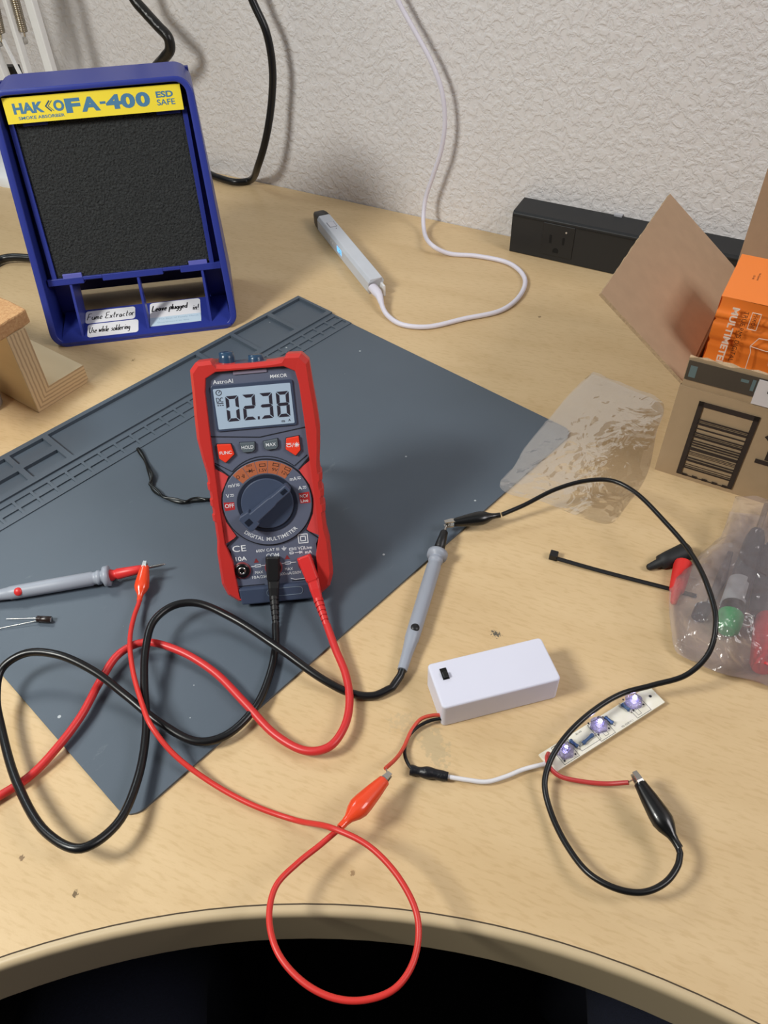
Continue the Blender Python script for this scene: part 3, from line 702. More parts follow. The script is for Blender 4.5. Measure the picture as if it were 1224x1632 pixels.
# ------------------------------------------------------------------ test leads
blk_probe = mat('black_plug_plastic', (24, 24, 26), 0.42)
red_probe = mat('red_plug_plastic', (208, 46, 46), 0.4)
grey_probe = mat('grey_probe_plastic', (150, 156, 168), 0.42)
def pth(L, n=8): return crom([at(*p) for p in L], n)
def plug(parent, name, P, w0, material):
    """right-angle plug: block, neck and ribbed strain relief"""
    m1 = MB()
    pts = [at(*p) for p in P]
    a, b, c, d = pts
    ax = (b - a).normalized(); side = r_.copy(); side = (side - ax*side.dot(ax)).normalized(); nn = side.cross(ax)
    def rr_(p, wx, wz, ax_):
        s2 = (r_ - ax_*r_.dot(ax_)).normalized(); n2 = s2.cross(ax_)
        return [p + s2*x*wx + n2*y*wz for x, y in ((-1, -.7), (-.7, -1), (.7, -1), (1, -.7), (1, .7), (.7, 1), (-.7, 1), (-1, .7))]
    m1.loft([rr_(a + ax*.0, w0*.92, w0*.85, ax), rr_(a + ax*.001, w0, w0*.95, ax), rr_(b, w0*.92, w0*.9, ax), rr_(b + ax*.0008, w0*.78, w0*.78, ax),
             rr_(b.lerp(c, .5), w0*.75, w0*.72, (c-b).normalized()), rr_(c, w0*.62, w0*.6, (d-b).normalized())], 0, False)
    m1.build('plug', material, parent, world=True, bevel=0.0006)
    m2 = MB(); dv = d - c
    for k in range(6):
        t0, t1 = k/6, (k+.68)/6
        m2.lathe([(0, .0032 - .0011*t0), ((t1-t0)*dv.length, .0032 - .0011*t1)], c + dv*t0, dv, 12)
    m2.tube([c, d], [.0026, .0015], 10)
    m2.build('strain_relief', material, parent, world=True)
    m3 = MB(); m3.lathe([(0, .0038), (.012, .0038)], a + ax*.005 - n_*.012, n_, 14)
    m3.build('shroud', material, parent, world=True)
def probe(parent, tail, collar, tip, mats_, dot, r0=.0052):
    g, cm = mats_
    ax = collar - tail; Ln = ax.length; axn = ax.normalized()
    pr = [(0, .0030), (.012, .0034), (.022, .0042), (.0225, .0045), (.028, .0046), (Ln*.6, r0*.92), (Ln-.010, r0*.92), (Ln-.009, r0*.82), (Ln-.007, r0*.82), (Ln-.0065, r0*.95), (Ln-.0045, r0*.95), (Ln-.004, r0*.85), (Ln-.0025, r0*.85), (Ln-.002, r0*1.32), (Ln+.0015, r0*1.35), (Ln+.002, r0*.95)]
    MB().lathe(pr, tail, axn, 22).build('handle', g, parent, world=True)
    ax2 = (tip - collar); L2 = ax2.length
    ce = L2*.66
    MB().lathe([(0, r0*.72), (.0015, r0*.78), (.003, r0*.62), (.0045, r0*.62), (.005, r0*.72), (ce*.95, r0*.52), (ce, r0*.42)], collar + axn*.0015, ax2, 18).build('finger_guard_sleeve', cm, parent, world=True)
    MB().lathe([(0, .0010), (L2*.25, .0010), (L2*.34 - .001, .0006), (L2*.34, .0001)], collar + ax2*.66, ax2, 12).build('metal_tip', STEEL, parent, world=True)
    dm = MB(); q = tail + axn*dot
    up_ = (CAM - q).normalized(); up_ = (up_ - axn*up_.dot(axn)).normalized()
    dm.lathe([(0, .0028), (.0009, .0024), (.001, .0001)], q + up_*(.0041), up_, 16)
    dm.build('dot', cm, parent, world=True)

bl = thing('test_lead', 'black multimeter test lead with the grey probe on bare wood', 'test lead', at(440, 1000, 0.002), 'test leads of the multimeter')
plug(bl, 'plug', [(435, 886, .032), (436, 922, .020), (437, 952, .012), (440, 1000, .0065)], .0046, blk_probe)
tail_b = at(641, 1068, .0050); coll_b = at(697, 884, .0072); tip_b = at(713, 832, .0105)
blpath = [(439, 995, .007), (439, 1030, .005), (430, 1075, .005), (405, 1130, .006), (360, 1172, .006), (315, 1182, .007), (255, 1152, .010), (200, 1108, .014), (150, 1070, .020), (90, 1043, .024), (38, 1042, .022), (3, 1066, .018), (-6, 1110, .014), (3, 1165, .011), (28, 1250, .012), (75, 1328, .016), (130, 1352, .018), (185, 1315, .014), (220, 1240, .010), (233, 1160, .011), (230, 1095, .014), (232, 1035, .017), (245, 990, .018), (275, 966, .018), (312, 961, .017), (370, 985, .014), (440, 1030, .013), (515, 1083, .0085), (560, 1105, .004), (595, 1109, .003), (625, 1096, .0035)]
MB().tube(pth(blpath, 7) + [at(638, 1077, .0045), tail_b], .0024, 10).build('cable', BLACK_RUBBER, bl, world=True)
probe(bl, tail_b, coll_b, tip_b, (grey_probe, blk_probe), .029)

rd = thing('test_lead', 'red multimeter test lead with the grey probe lying on the mat', 'test lead', at(522, 1000, 0.002), 'test leads of the multimeter')
plug(rd, 'plug', [(484, 886, .032), (498, 923, .021), (507, 955, .013), (521, 998, .0085)], .0046, red_probe)
rdpath = [(521, 996, .0085), (535, 1035, .007), (551, 1075, .006), (557, 1120, .007), (548, 1160, .008), (525, 1190, .008), (490, 1197, .007), (440, 1172, .006), (390, 1120, .007), (340, 1070, .008), (280, 1035, .009), (228, 1024, .0095), (190, 1042, .009), (160, 1085, .008), (130, 1140, .007), (95, 1187, .006), (50, 1235, .0035), (0, 1268, .0035), (-60, 1300, .0035), (-130, 1290, .003), (-170, 1200, .003), (-150, 1090, .003), (-100, 1000, .0055), (-62, 962, .0065)]
tail_r = at(-40, 955, .0068); coll_r = at(171, 918, .0080); tip_r = at(264, 899, .0092)
MB().tube(pth(rdpath, 7) + [tail_r], .0024, 10).build('cable', RED_RUBBER, rd, world=True)
probe(rd, tail_r, coll_r, tip_r, (grey_probe, red_probe), .029, r0=.0052)

# ------------------------------------------------------------------ clip leads
red_boot = mat('orange_red_boot', (226, 72, 38), 0.22, coat=0.3); blk_boot = mat('black_boot', (15, 15, 16), 0.28, coat=0.2)
def clip(parent, tail, tip, boot_mat, rmax, jaw=0.006, flat=1.0, open_=0.0):
    ax = tip - tail; Ln = ax.length; axn = ax.normalized()
    prof = [(0, .36), (.10, .36), (.18, .44), (.30, .82), (.40, 1.0), (.52, .97), (.75, .80), (.93, .62), (.985, .58), (1.0, .5), (.99, .35)]
    side = UP.cross(axn).normalized(); up2 = axn.cross(side)
    m1 = MB(); rings = []
    for t, k in prof:
        rings.append([tail + axn*t*Ln + side*math.cos(2*PI*j/20)*k*rmax + up2*math.sin(2*PI*j/20)*k*rmax*(.86 if t > .2 else 1) for j in range(20)])
    m1.loft(rings); m1.build('boot', boot_mat, parent, world=True)
    m2 = MB(); w_ = rmax*.30
    for s in (-1, 1):
        a = tip + up2*s*(.0007 + .0) - axn*.004; b = tip + axn*jaw + up2*s*(.0009 + open_)
        m2.loft([[a + side*x*w_ + up2*y for x, y in ((-1, 0), (1, 0), (1, s*.0011), (-1, s*.0011))], [a.lerp(b, .5) + side*x*w_ + up2*(y + s*.0006) for x, y in ((-1, 0), (1, 0), (1, s*.0011), (-1, s*.0011))], [b + side*x*w_*.75 + up2*y for x, y in ((-1, 0), (1, 0), (1, s*.0008), (-1, s*.0008))]], 0, False)
        for k in range(3):
            q = tip + axn*(jaw*(.35 + .2*k)); m2.lathe([(0, .0006), (.0011, .0001)], q + up2*s*.0010, -up2*s, 6)
    m2.build('jaw', STEEL, parent, world=True)

rc_ = thing('clip_lead', 'thin red wire lead with two orange-red alligator clips', 'clip lead', at(400, 1285, 0), 'alligator clip leads')
t1, p1 = at(222, 958, .0065), at(231, 902, .0125); clip(rc_, t1, p1, red_boot, .0048, .003)
t2, p2 = at(542, 1319, .0185), at(613, 1243, .0150); clip(rc_, t2, p2, red_boot, .0056, .0045)
rcp = [(221, 962, .007), (213, 985, .0085), (207, 1020, .0125), (212, 1070, .016), (226, 1120, .018), (240, 1155, .019), (275, 1200, .012), (330, 1243, .005), (400, 1282, .003), (470, 1307, .005), (530, 1320, .0225), (590, 1350, .026), (640, 1405, .026), (666, 1465, .024), (660, 1530, .022), (630, 1575, .022), (580, 1594, .022), (530, 1590, .022), (480, 1563, .022), (441, 1515, .022), (429, 1460, .021), (440, 1412, .020), (475, 1375, .018), (510, 1347, .017), (536, 1325, .0180)]
MB().tube([t1 + (p1-t1)*.05] + pth(rcp, 8) + [t2], .0015, 9).build('wire', RED_CLIPWIRE, rc_, world=True)

bc = thing('clip_lead', 'thin black wire lead with two black alligator clips', 'clip lead', at(1075, 1350, 0), 'alligator clip leads')
t3, p3 = at(797, 821, .0105), at(722, 833, .0105); clip(bc, t3, p3, blk_boot, .0054, .0062, open_=.0008)
t4, p4 = at(1083, 1352, .0125), at(1019, 1247, .0150); clip(bc, t4, p4, blk_boot, .0056, .0055, open_=.0004)
bcp = [(800, 820, .0105), (835, 805, .013), (885, 780, .020), (935, 766, .026), (975, 766, .029), (1010, 783, .030), (1060, 832, .032), (1100, 880, .036), (1128, 935, .040), (1141, 990, .037), (1130, 1040, .028), (1095, 1075, .020), (1040, 1092, .015), (990, 1106, .013), (940, 1137, .014), (900, 1176, .013), (876, 1215, .010), (868, 1250, .007), (878, 1295, .005), (905, 1350, .007), (940, 1393, .010), (985, 1417, .012), (1025, 1422, .0125), (1060, 1407, .0125), (1080, 1380, .0125), (1084, 1360, .0125)]
MB().tube(pth(bcp, 8) + [t4 + (p4-t4)*.06], .0016, 9).build('wire', BLACK_RUBBER, bc, world=True)

# ------------------------------------------------------------------ battery box
q0 = at(705.5, 1129.5, .020); q1 = at(895, 1082, .020); q3 = at(680, 1058.6, .020)
bxv = (q1 - q0); BL_ = bxv.length; bxv.normalize(); byv = Vector((-bxv.y, bxv.x, 0)); BW = (q3 - q0).dot(byv)
BM = frame(Vector((q0.x, q0.y, 0)), bxv, byv, UP)
bb = thing('battery_box', 'white plastic battery holder with a small black switch', 'battery box', BM)
milk = mat('milky_white_plastic', (212, 213, 228), 0.38, sss=0.25, vary=(30, 0.02))
MB().prism(rrect(0, BL_, 0, BW, .0025), 0.0, 0.020).build('case', milk, bb, bevel=0.0011, seg=3)
MB().box(.0008, BL_-.0008, .0008, BW-.0008, -0.0, 0.0022).build('lid', milk, bb)
sl = BM.inverted() @ at(708.5, 1074, .020)
MB().box(sl.x-.0019, sl.x+.0019, sl.y-.0038, sl.y+.0038, .0200, .0203).build('switch_slot', mat('slot_black', (12, 12, 12), 0.4), bb)
MB().box(sl.x-.0014, sl.x+.0016, sl.y-.0032, sl.y+.0003, .0200, .0222).build('slide_switch', mat('switch_black', (26, 26, 26), 0.35), bb, bevel=0.0003)
MB().tube(pth([(708, 1140, .006), (690, 1140, .0055), (671, 1146, .004), (656, 1164, .003), (644, 1190, .003), (632, 1208, .008), (614, 1225, .0135)], 8), .0011, 8).build('wire', mat('red_hookup_wire', (196, 70, 52), 0.4), bb, world=True)
MB().tube([at(615, 1224, .0135), at(619, 1238, .0155)], .0004, 6).build('bare_wire', STEEL, bb, world=True)
MB().tube(pth([(708, 1145, .005), (688, 1148, .004), (664, 1160, .003), (648, 1180, .002), (645, 1202, .002), (652, 1220, .003), (660, 1228, .0035)], 8), .0010, 8).build('wire', BLACK_RUBBER, bb, world=True)
hs = MB(); hp = pth([(654, 1227, .0035), (664, 1229, .0035), (676, 1231, .0035), (690, 1233, .0035), (703, 1236, .0035), (714, 1238, .0035)], 4)
hs.tube(hp, lambda t: .0029 + .00025*math.sin(t*17) - .0003*math.sin(t*9), 12)
hs.build('heat_shrink_sleeve', mat('heat_shrink_black', (22, 23, 28), 0.35, bump=(600, 0.5, 0.0006)), bb, world=True)

# ------------------------------------------------------------------ LED board
c0 = at(870.5, 1217, .0035); c1 = at(1047, 1105.5, .0035)
lx = (c1 - c0); LL = lx.length; lx.normalize(); ly = Vector((-lx.y, lx.x, 0)); LW = .0128
LM = frame(Vector((c0.x, c0.y, 0)), lx, ly, UP)
ledb = thing('led_board', 'narrow white circuit board with three glowing violet LEDs', 'circuit board', LM)
MB().box(0, LL, -LW/2, LW/2, 0.0019, 0.0035).build('board', mat('white_solder_mask', (228, 224, 208), 0.3), ledb, bevel=0.0002)
clear = mat('clear_led_epoxy', (226, 222, 245), 0.08, trans=0.85)
glow = mat('violet_glow', (190, 180, 255), 0.4, emit=((200, 195, 255), 60.0))
led_px = ((1011.5, 1113), (956, 1151), (902, 1192))
ledl = []
for i, p in enumerate(led_px):
    c = LM.inverted() @ at(p[0], p[1], .0075); ledl.append(c)
    f1 = MB(); rings = []
    for z, k in ((.0035, .98), (.0052, 1.0), (.0062, .92), (.0064, .7)):
        rings.append([(c.x + .0049*k*(1 + .08*math.cos(6*a))*math.cos(a + PI/4), c.y + .0049*k*(1 + .08*math.cos(6*a))*math.sin(a + PI/4), z) for a in [2*PI*j/32 for j in range(32)]])
    f1.loft(rings)
    for j in range(5):
        t = j/4*PI/2
    f1.lathe([(0, .0026), (.0008, .0025), (.0016, .0019), (.0021, .001), (.0023, .0001)], (c.x, c.y, .0063), (0, 0, 1), 18)
    led = f1.build('led', clear, ledb)
    MB().sphere((c.x, c.y, .0088), .0011 if i < 2 else .0008, 10).build('lit_die', glow, led)
    MB().box(c.x-.0016, c.x+.0016, c.y-.0016, c.y+.0016, .0035, .0044).build('lead_frame', STEEL, led)
res = mat('blue_resistor', (58, 84, 122), 0.35)
for px, py, ang, ln in ((997, 1127.5, -.85, .0056), (970.5, 1148, -.85, .0056), (937, 1178, .65, .0085), (914.5, 1185, -.85, .0056)):
    c = LM.inverted() @ at(px, py, .0045)
    d = Vector((math.cos(ang-.0), math.sin(ang-.0), 0)); d = (LM.inverted().to_3x3() @ Vector((1, 0, 0)))*math.cos(ang) + (LM.inverted().to_3x3() @ Vector((0, 1, 0)))*math.sin(ang)
    MB().lathe([(0, .0009), (.0004, .0012), (ln*.18, .0012), (ln*.26, .0009), (ln*.74, .0009), (ln*.82, .0012), (ln-.0004, .0012), (ln, .0009)], Vector((c.x, c.y, .0047)) - d*ln/2, d, 12).build('resistor', res, ledb)
    MB().tube([Vector((c.x, c.y, .0036)) - d*(ln*.75), Vector((c.x, c.y, .0047)) - d*(ln*.5), Vector((c.x, c.y, .0047)) + d*(ln*.5), Vector((c.x, c.y, .0036)) + d*(ln*.75)], .0003, 6).build('resistor_lead', STEEL, ledb)
pm = MB(); zb = .00356
for c in ledl:
    for sx_, sy_ in ((-1, -1), (1, -1), (1, 1), (-1, 1)):
        x, y = c.x + sx_*.0038, c.y + sy_*.0042
        pm.flat([(x + .0006*math.cos(2*PI*k/8), y + .0006*math.sin(2*PI*k/8)) for k in range(8)], zb)
    a = [(c.x-.0052, -.0058), (c.x+.0052, -.0058), (c.x+.0052, .0056), (c.x-.0052, .0056), (c.x-.0052, -.0058)]
    strip(pm, [(x*1000, y*1000) for x, y in a], .22, .0035, zb)
pm.flat([(LL-.0045 + .0009*math.cos(2*PI*k/10), .0008 + .0009*math.sin(2*PI*k/10)) for k in range(10)], zb)
pm.text('ML-3528 V1.1', LL*.66, -.0052, .0011, zb); pm.text('R2 470', LL*.33, .0048, .0010, zb); pm.text('D2', LL*.55, .0048, .0010, zb)
for x0, x1 in ((.26, .43), (.47, .5), (.77, .80)): strip(pm, [(LL*1000*x0, -4.6), (LL*1000*x1, -4.6), (LL*1000*x1, -1.4), (LL*1000*x0, -1.4), (LL*1000*x0, -4.6)], .18, .0035, zb)
pm.build('board_print', mat('board_ink', (40, 40, 48), 0.6), ledb)
MB().tube(pth([(874, 1201, .0045), (872, 1210, .0085), (877, 1224, .0085), (892, 1237, .006), (925, 1245, .004), (965, 1249, .004), (1002, 1247, .009)], 8), .0013, 8).build('wire', mat('red_led_wire', (186, 60, 58), 0.4), ledb, world=True)
MB().tube([at(1001, 1247, .009), at(1014, 1240, .014)], .0005, 6).build('bare_wire', STEEL, ledb, world=True)
MB().tube(pth([(878, 1214, .0046), (866, 1218, .0046), (835, 1226, .003), (805, 1238, .003), (775, 1246, .003), (745, 1243, .0035), (708, 1237, .0035)], 8), .0013, 8).build('wire', mat('white_led_wire', (216, 214, 218), 0.45), ledb, world=True)

# ------------------------------------------------------------------ loose small parts
cp = thing('capacitor', 'tiny black capacitor with two bare legs lying on the mat', 'capacitor', at(70, 988, H_MAT))
c0, c1 = at(59, 986.5, .0042), at(82, 987.5, .0042); d = c1 - c0; L_ = d.length
MB().lathe([(0, .0018), (.0003, .0022), (.0015, .0022), (.002, .0019), (.0026, .0022), (L_-.0004, .0022), (L_, .0019)], c0, d, 16).build('can', mat('capacitor_sleeve', (40, 30, 28), 0.22), cp, world=True)
MB().lathe([(L_, .0018), (L_+.0001, .0017), (L_+.00012, .0001)], c0, d, 14).build('can_end', STEEL, cp, world=True)
for a, b in (((60, 985, .0044), (10, 986.5, .0026)), ((60, 989, .0040), (-8, 1003, .0026))):
    MB().tube([at(*a), at(*b)], .00028, 6).build('leg', STEEL, cp, world=True)

tw = MB()
tpath = pth([(220, 715, .0034), (231, 733, .0032), (240, 757, .0048), (243, 777, .0034), (262, 792, .0034), (290, 800, .0036), (312, 797, .0036), (335, 796, .0034)], 8)
N_ = len(tpath)
tw.tube(tpath, lambda t: .0016 + .0003*math.sin(t*30), 8, flat=.8)
t2_ = [p + Vector((.0012*math.sin(i*.55), .0012*math.cos(i*.55), .0009)) for i, p in enumerate(tpath[14:])]
tw.tube(t2_, .0010, 6)
tag(tw.build('twist_tie', mat('black_twist_tie', (20, 22, 22), 0.3)), 'short black twisted tie lying on the mat behind the meter', 'twist tie')

zt = thing('cable_tie', 'black plastic cable tie running under the tool bag', 'cable tie', at(882, 888, 0))
za = [at(888, 890, .0024), at(940, 905, .0016), at(1000, 921, .0014), at(1066, 938, .0012), at(1110, 950, .0010)]
MB().tube(crom(za, 6), .0018, 8, flat=.4, up=(0, 0, 1)).build('strap', blk_probe, zt, world=True)
dz = (at(940, 903) - at(882, 887)).normalized(); pz = Vector((-dz.y, dz.x, 0))
hd = MB().box(-.0028, .0026, -.0028, .0028, 0, .0048, M=frame(at(882, 889, 0), dz, pz, UP))
hd.build('head', blk_probe, zt, world=True, bevel=0.0005)

def probe_cap(label, big, small, r, m_, grp=None):
    ax = small - big; L_ = ax.length
    o = MB().lathe([(.0015, r*.6), (0, r*.8), (0, r), (.001, r*1.04), (L_*.5, r*.9), (L_*.68, r*.8), (L_*.7, r*.52), (L_*.97, r*.36), (L_, r*.25), (L_+.0002, .0001)], big, ax, 20)
    return tag(o.build('probe_cap', m_), label, 'probe cap', 'probe tip caps by the tool bag')
probe_cap('matte black probe tip cap lying on the wood beside the tool bag', at(1096, 878, .0060), at(1032, 905, .0030), .0062, mat('matte_black_cap', (26, 27, 29), 0.6))
probe_cap('red probe tip cap half covered by the tool bag', at(1089, 898, .0056), at(1073, 962, .0028), .0058, mat('red_cap', (208, 44, 40), 0.5))

# ------------------------------------------------------------------ soldering pen and its cable
pa0 = at(505.7, 368); pa1 = at(577.8, 459.5); pax = (pa1 - pa0).normalized(); pn_ = Vector((-pax.y, pax.x, 0))
PM = frame(pa0, pax, pn_, UP)
pen = thing('pen_tool', 'light grey rechargeable pen tool with black tip on the desk', 'pen tool', PM)
PW, PH = .0170, .0185
def pring(x, k=1.0, kz=1.0, zc=PH/2, yc=PW/2-.0005):
    return [(x, yc + (a - 0)*PW/2*k, zc + b*PH/2*kz) for a, b in ((-1, -.6), (-.72, -1), (.72, -1), (1, -.6), (1, .70), (.80, 1), (-.72, 1), (-1, .62))]
pg_ = mat('pale_grey_plastic', (196, 200, 208), 0.4)
MB().loft([pring(.004, .97), pring(.006), pring(.150), [(.157 + (0.005 if z > .01 else 0), y, z) for _, y, z in pring(0, .96)]], 0, False).build('body', pg_, pen, bevel=0.0007)
MB().loft([pring(.0042, .99, .985), pring(-.005, .95, .94, .0091), pring(-.013, .82, .80, .0090), pring(-.0195, .58, .56, .0086), pring(-.0225, .36, .34, .0084), pring(-.0232, .15, .14, .0084)], 0, True).build('tip', mat('black_tip_plastic', (34, 35, 38), 0.4), pen)
MB().box(.0235, .0365, .0041, .0125, PH-.0002, PH+.00012).build('button_gap', mat('pen_gap', (112, 112, 122), 0.5), pen)
MB().box(.0241, .0359, .0047, .0119, PH-.0002, PH+.0004).build('button', mat('pen_button', (204, 204, 212), 0.35), pen, bevel=.0002)
MB().lathe([(0, .0007), (.0002, .0006)], (.041, .0098, PH), (0, 0, 1), 10).build('indicator_hole', mat('pen_hole', (60, 50, 60), 0.5), pen)
dsp = MB(); yf = -.0006; 
MB().box(.070, .084, yf-.0001, yf+.0005, .0078, .0138).build('display', mat('pen_display_glow', (120, 190, 255), 0.3, emit=((105, 185, 255), 0.9)), pen)
t = MB(); t.text('2', 0, 0, .0042, 0, M=frame(Vector((.0795, yf-.00018, .0108)), (1, 0, 0), (0, 0, 1), (0, -1, 0)), bold=.02)
t.build('display_digit', mat('pen_digit', (26, 60, 120), 0.5), pen)
for x in (.050, .056):
    MB().box(x-.0013, x+.0013, yf-.0002, yf+.0004, .0085, .0110).build('side_button', WHITE_PLASTIC, pen, bevel=.0003)
MB().loft([[(.158+dx, .0142+a*.0011, .0010+b) for a, b in ((-1, 0), (1, 0), (1, .011), (-1, .011))] for dx in (0, .010)], 0, False).build('port_flap', WHITE_PLASTIC, pen, bevel=.0004)

uc = thing('usb_cable', 'white charging cable from the pen tool up the wall', 'cable', at(640, 520, 0))
ucp = [at(606, 474, .009), at(610, 490, .006), at(618, 503, .003), at(640, 517, .0025), at(680, 521, .0025), at(740, 508, .0025), at(798, 495, .0025), at(828, 472, .0025), at(836, 443, .0025), at(812, 420, .0025), at(760, 408, .0025), at(715, 404, .003), at(690, 392, .010)] + [onwall(675, 360, .035), onwall(677, 322, .022), onwall(690, 280, .02), onwall(703, 240, .02), onwall(709, 195, .02), onwall(704, 145, .02), onwall(688, 100, .02), onwall(664, 55, .02), onwall(640, 12, .02), onwall(615, -40, .02), onwall(585, -110, .02), onwall(540, -240, .02), onwall(500, -420, .02)]
ww = mat('white_cable_rubber', (218, 214, 226), 0.42)
MB().tube(crom(ucp, 8), .0024, 10).build('cord', ww, uc, world=True)
pp = [at(594, 458, .010), at(599, 464, .0100), at(604, 471, .0095), at(608, 484, .0070)]
MB().tube(crom(pp, 4), lambda t: .0050 if t < .45 else .0050 - .0024*(t-.45)/.55, 12, flat=.8).build('connector', ww, uc, world=True)

# ------------------------------------------------------------------ outlet strip on the wall
GX = (at(812, 400) - W1).dot(BX)
strip_t = thing('power_outlet_strip', 'long black power outlet strip fixed where desk meets wall', 'outlet strip', frame(W1 + BX*GX, BX, BY, UP))
blk_strip = mat('black_strip_plastic', (31, 32, 34), 0.45)
def sprof(x): return [(x, -.0335, .0005), (x, 0, .0005), (x, 0, .0450), (x, -.002, .0470), (x, -.031, .0445), (x, -.0335, .0425)]
MB().loft([sprof(0), sprof(.62)], 0, False).build('housing', blk_strip, strip_t, bevel=.0006)
MB().box(0.0, .62, -.0338, -.0332, .0395, .0405).build('groove', mat('strip_groove', (14, 14, 15), 0.5), strip_t)
for ox in (.052,):
    so = MB().box(ox-.017, ox+.017, -.0343, -.033, .006, .040).build('socket', mat('socket_black', (27, 28, 30), 0.4), strip_t, bevel=.0005)
    hl = MB(); hk = mat('socket_hole', (4, 4, 4), 0.8)
    hl.box(ox-.0090, ox-.0066, -.0346, -.034, .0195, .0280); hl.box(ox+.0050, ox+.0072, -.0346, -.034, .0200, .0275)
    M_ = frame(Vector((ox-.001, -.0343, .0120)), (1, 0, 0), (0, 0, 1), (0, -1, 0))
    hl.prism([(.0030*math.cos(math.radians(a)), .0030*math.sin(math.radians(a))) for a in range(0, 181, 20)] + [(-.0030, -.0020), (.0030, -.0020)], 0, .0003, M=M_)
    hl.build('socket_hole', hk, so)
    MB().lathe([(0, .0012), (.0004, .0010)], (ox+.008, -.0341, .0335), (0, -1, 0), 10).build('screw', STEEL, strip_t)
MB().box(.098, .106, -.0050, -.0005, .0462, .0485).build('clip_tab', mat('pale_clip', (170, 170, 175), 0.4), strip_t)

# ------------------------------------------------------------------ shipping box and boxed meter
E0 = Vector((0.2067, 0.4297, 0)); CBM = frame(E0, BX, BY, UP)
carton = thing('cardboard_box', 'open brown cardboard shipping box with a printed barcode', 'box', CBM)
kraft = mat('brown_kraft_board', (168, 140, 112), 0.8, vary=(90, 0.10), bump=(500, 0.2, 0.0004))
kraft_o = mat('kraft_outer', (168, 144, 114), 0.75, vary=(90, 0.07))
kraft_e = mat('kraft_cut_edge', (176, 150, 118), 0.9, vary=(700, 0.4))
CWD, CDP, CHT, TH_ = .215, .179, .078, .003
MB().box(0, CWD, 0, TH_, 0, CHT).build('front_wall', kraft_o, carton)
MB().box(0, CWD, CDP-TH_, CDP, 0, CHT).build('rear_wall', kraft, carton)
MB().box(0, TH_, TH_, CDP-TH_, 0, CHT).build('side_wall', kraft, carton)
MB().box(CWD-TH_, CWD, TH_, CDP-TH_, 0, CHT).build('side_wall', kraft, carton)
MB().box(TH_, CWD-TH_, TH_, CDP-TH_, 0.0005, .003).build('bottom', kraft, carton)
def flap(name, a, b, dirv, Ln, nrm, ragged=False, mats_=None, jag=.0012):
    """flap hinged on a-b, rising along dirv, with a corrugated edge"""
    a, b, dirv, nrm = Vector(a), Vector(b), Vector(dirv).normalized(), Vector(nrm).normalized()
    mb = MB(); n = 40; top = []; bot = []
    for side in (0, 1):
        o = nrm*TH_*.8*side
        vs = []
        for i in range(n+1):
            p = a.lerp(b, i/n); L_ = Ln + (random.uniform(-jag, jag) if ragged else random.uniform(-.0003, .0003))
            vs += [p + o, p + dirv*L_ + o]
        mb.add(vs, [((2*i, 2*i+2, 2*i+3, 2*i+1) if side else (2*i, 2*i+1, 2*i+3, 2*i+2)) for i in range(n)])
    m_ = 2*(n+1)
    fs = [(2*i+1, 2*i+3, m_+2*i+3, m_+2*i+1) for i in range(n)] + [(0, 1, m_+1, m_), (2*n, 2*n+1, m_+2*n+1, m_+2*n)]
    mb.f += fs; mb.mi += [1]*len(fs); mb.sm += [False]*len(fs)
    return mb.build(name, mats_ or [kraft, kraft_e], carton)
flap('side_flap', (0, .002, CHT), (0, CDP-.002, CHT), (-.067, 0, .051), .084, (.051, 0, .067))
flap('rear_flap', (0, CDP-.001, CHT), (CWD, CDP-.001, CHT), (0, .03, 1), .083, (0, -1, .03), True)
ff = flap('front_flap', (0.001, .001, CHT), (CWD, .001, CHT), (0, -.02, 1), .0235, (0, 1, .02), True, [kraft_o, kraft_e])
flap('side_flap', (CWD, .002, CHT), (CWD, CDP-.002, CHT), (.067, 0, .03), .084, (-.03, 0, .067))
FM = frame(Vector((0, -.0004, 0)), (1, 0, 0), (0, 0, 1), (0, -1, 0))
tp = MB().box(.0015, CWD, .0845, .0995, 0, .0003, M=FM); tp.build('packing_tape', mat('dark_packing_tape', (66, 60, 54), 0.25, vary=(40, 0.1)), carton)
for x0, y0_, w_, h_ in ((.0035, .087, .0045, .009), (.036, .0935, .005, .0022), (.043, .0885, .0022, .0085), (.0462, .0875, .0022, .0095)): MB().box(x0, x0+w_, y0_, y0_+h_, .0003, .0004, M=FM).build('tape_print', mat('tape_blue_print', (92, 112, 116), 0.4), carton)
MB().box(.0465, .15, .0795, .0985, .0003, .0007, M=FM).build('shipping_label', mat('white_label_paper', (206, 200, 202), 0.6), carton)
lb = MB(); strip(lb, [(54, 97.5), (54, 90), ], .5, .0007, .0009); strip(lb, [(67, 97.5), (67, 90)], .5, .0007, .0009); strip(lb, [(54, 97.3), (67, 97.3)], .4, .0007, .0009)
lb.text('4U', .0605, .0945, .0045, .0009, bold=.01, M=None)
lb.v = [FM @ v for v in lb.v]; lb.build('label_print', mat('label_ink', (40, 36, 40), 0.7), carton)
bc_ = MB()
B0, B1, Y0, Y1 = .0155, .0555, .004, .0705
for x0, x1, y0_, y1_ in ((B0, B0+.0035, Y0, Y1), (B1-.0035, B1, Y0, Y1), (B0, B1, Y1-.004, Y1), (B0, B1, Y0, Y0+.0008)): bc_.box(x0, x1, y0_, y1_, .0003, .0006, M=FM)
for py_, th_ in ((545,14),(562,4),(585,22),(635,12),(682,12),(700,5),(722,20),(765,10),(790,14),(815,12),(855,30),(890,5),(905,4),(920,4),(955,12),(985,22),(1028,5),(1050,6),(1070,14)):
    yy = Y1 - .004 - (py_ - 415)*.0839e-3; hb_ = th_*.0839e-3
    bc_.box(B0+.003, B1-.003, yy-hb_/2, yy+hb_/2, .0003, .0006, M=FM)
for k in range(5): bc_.box(B0+.004+.0072*k, B0+.0075+.0072*k, Y0-.0002, Y0+.0018, .0003, .0006, M=FM)
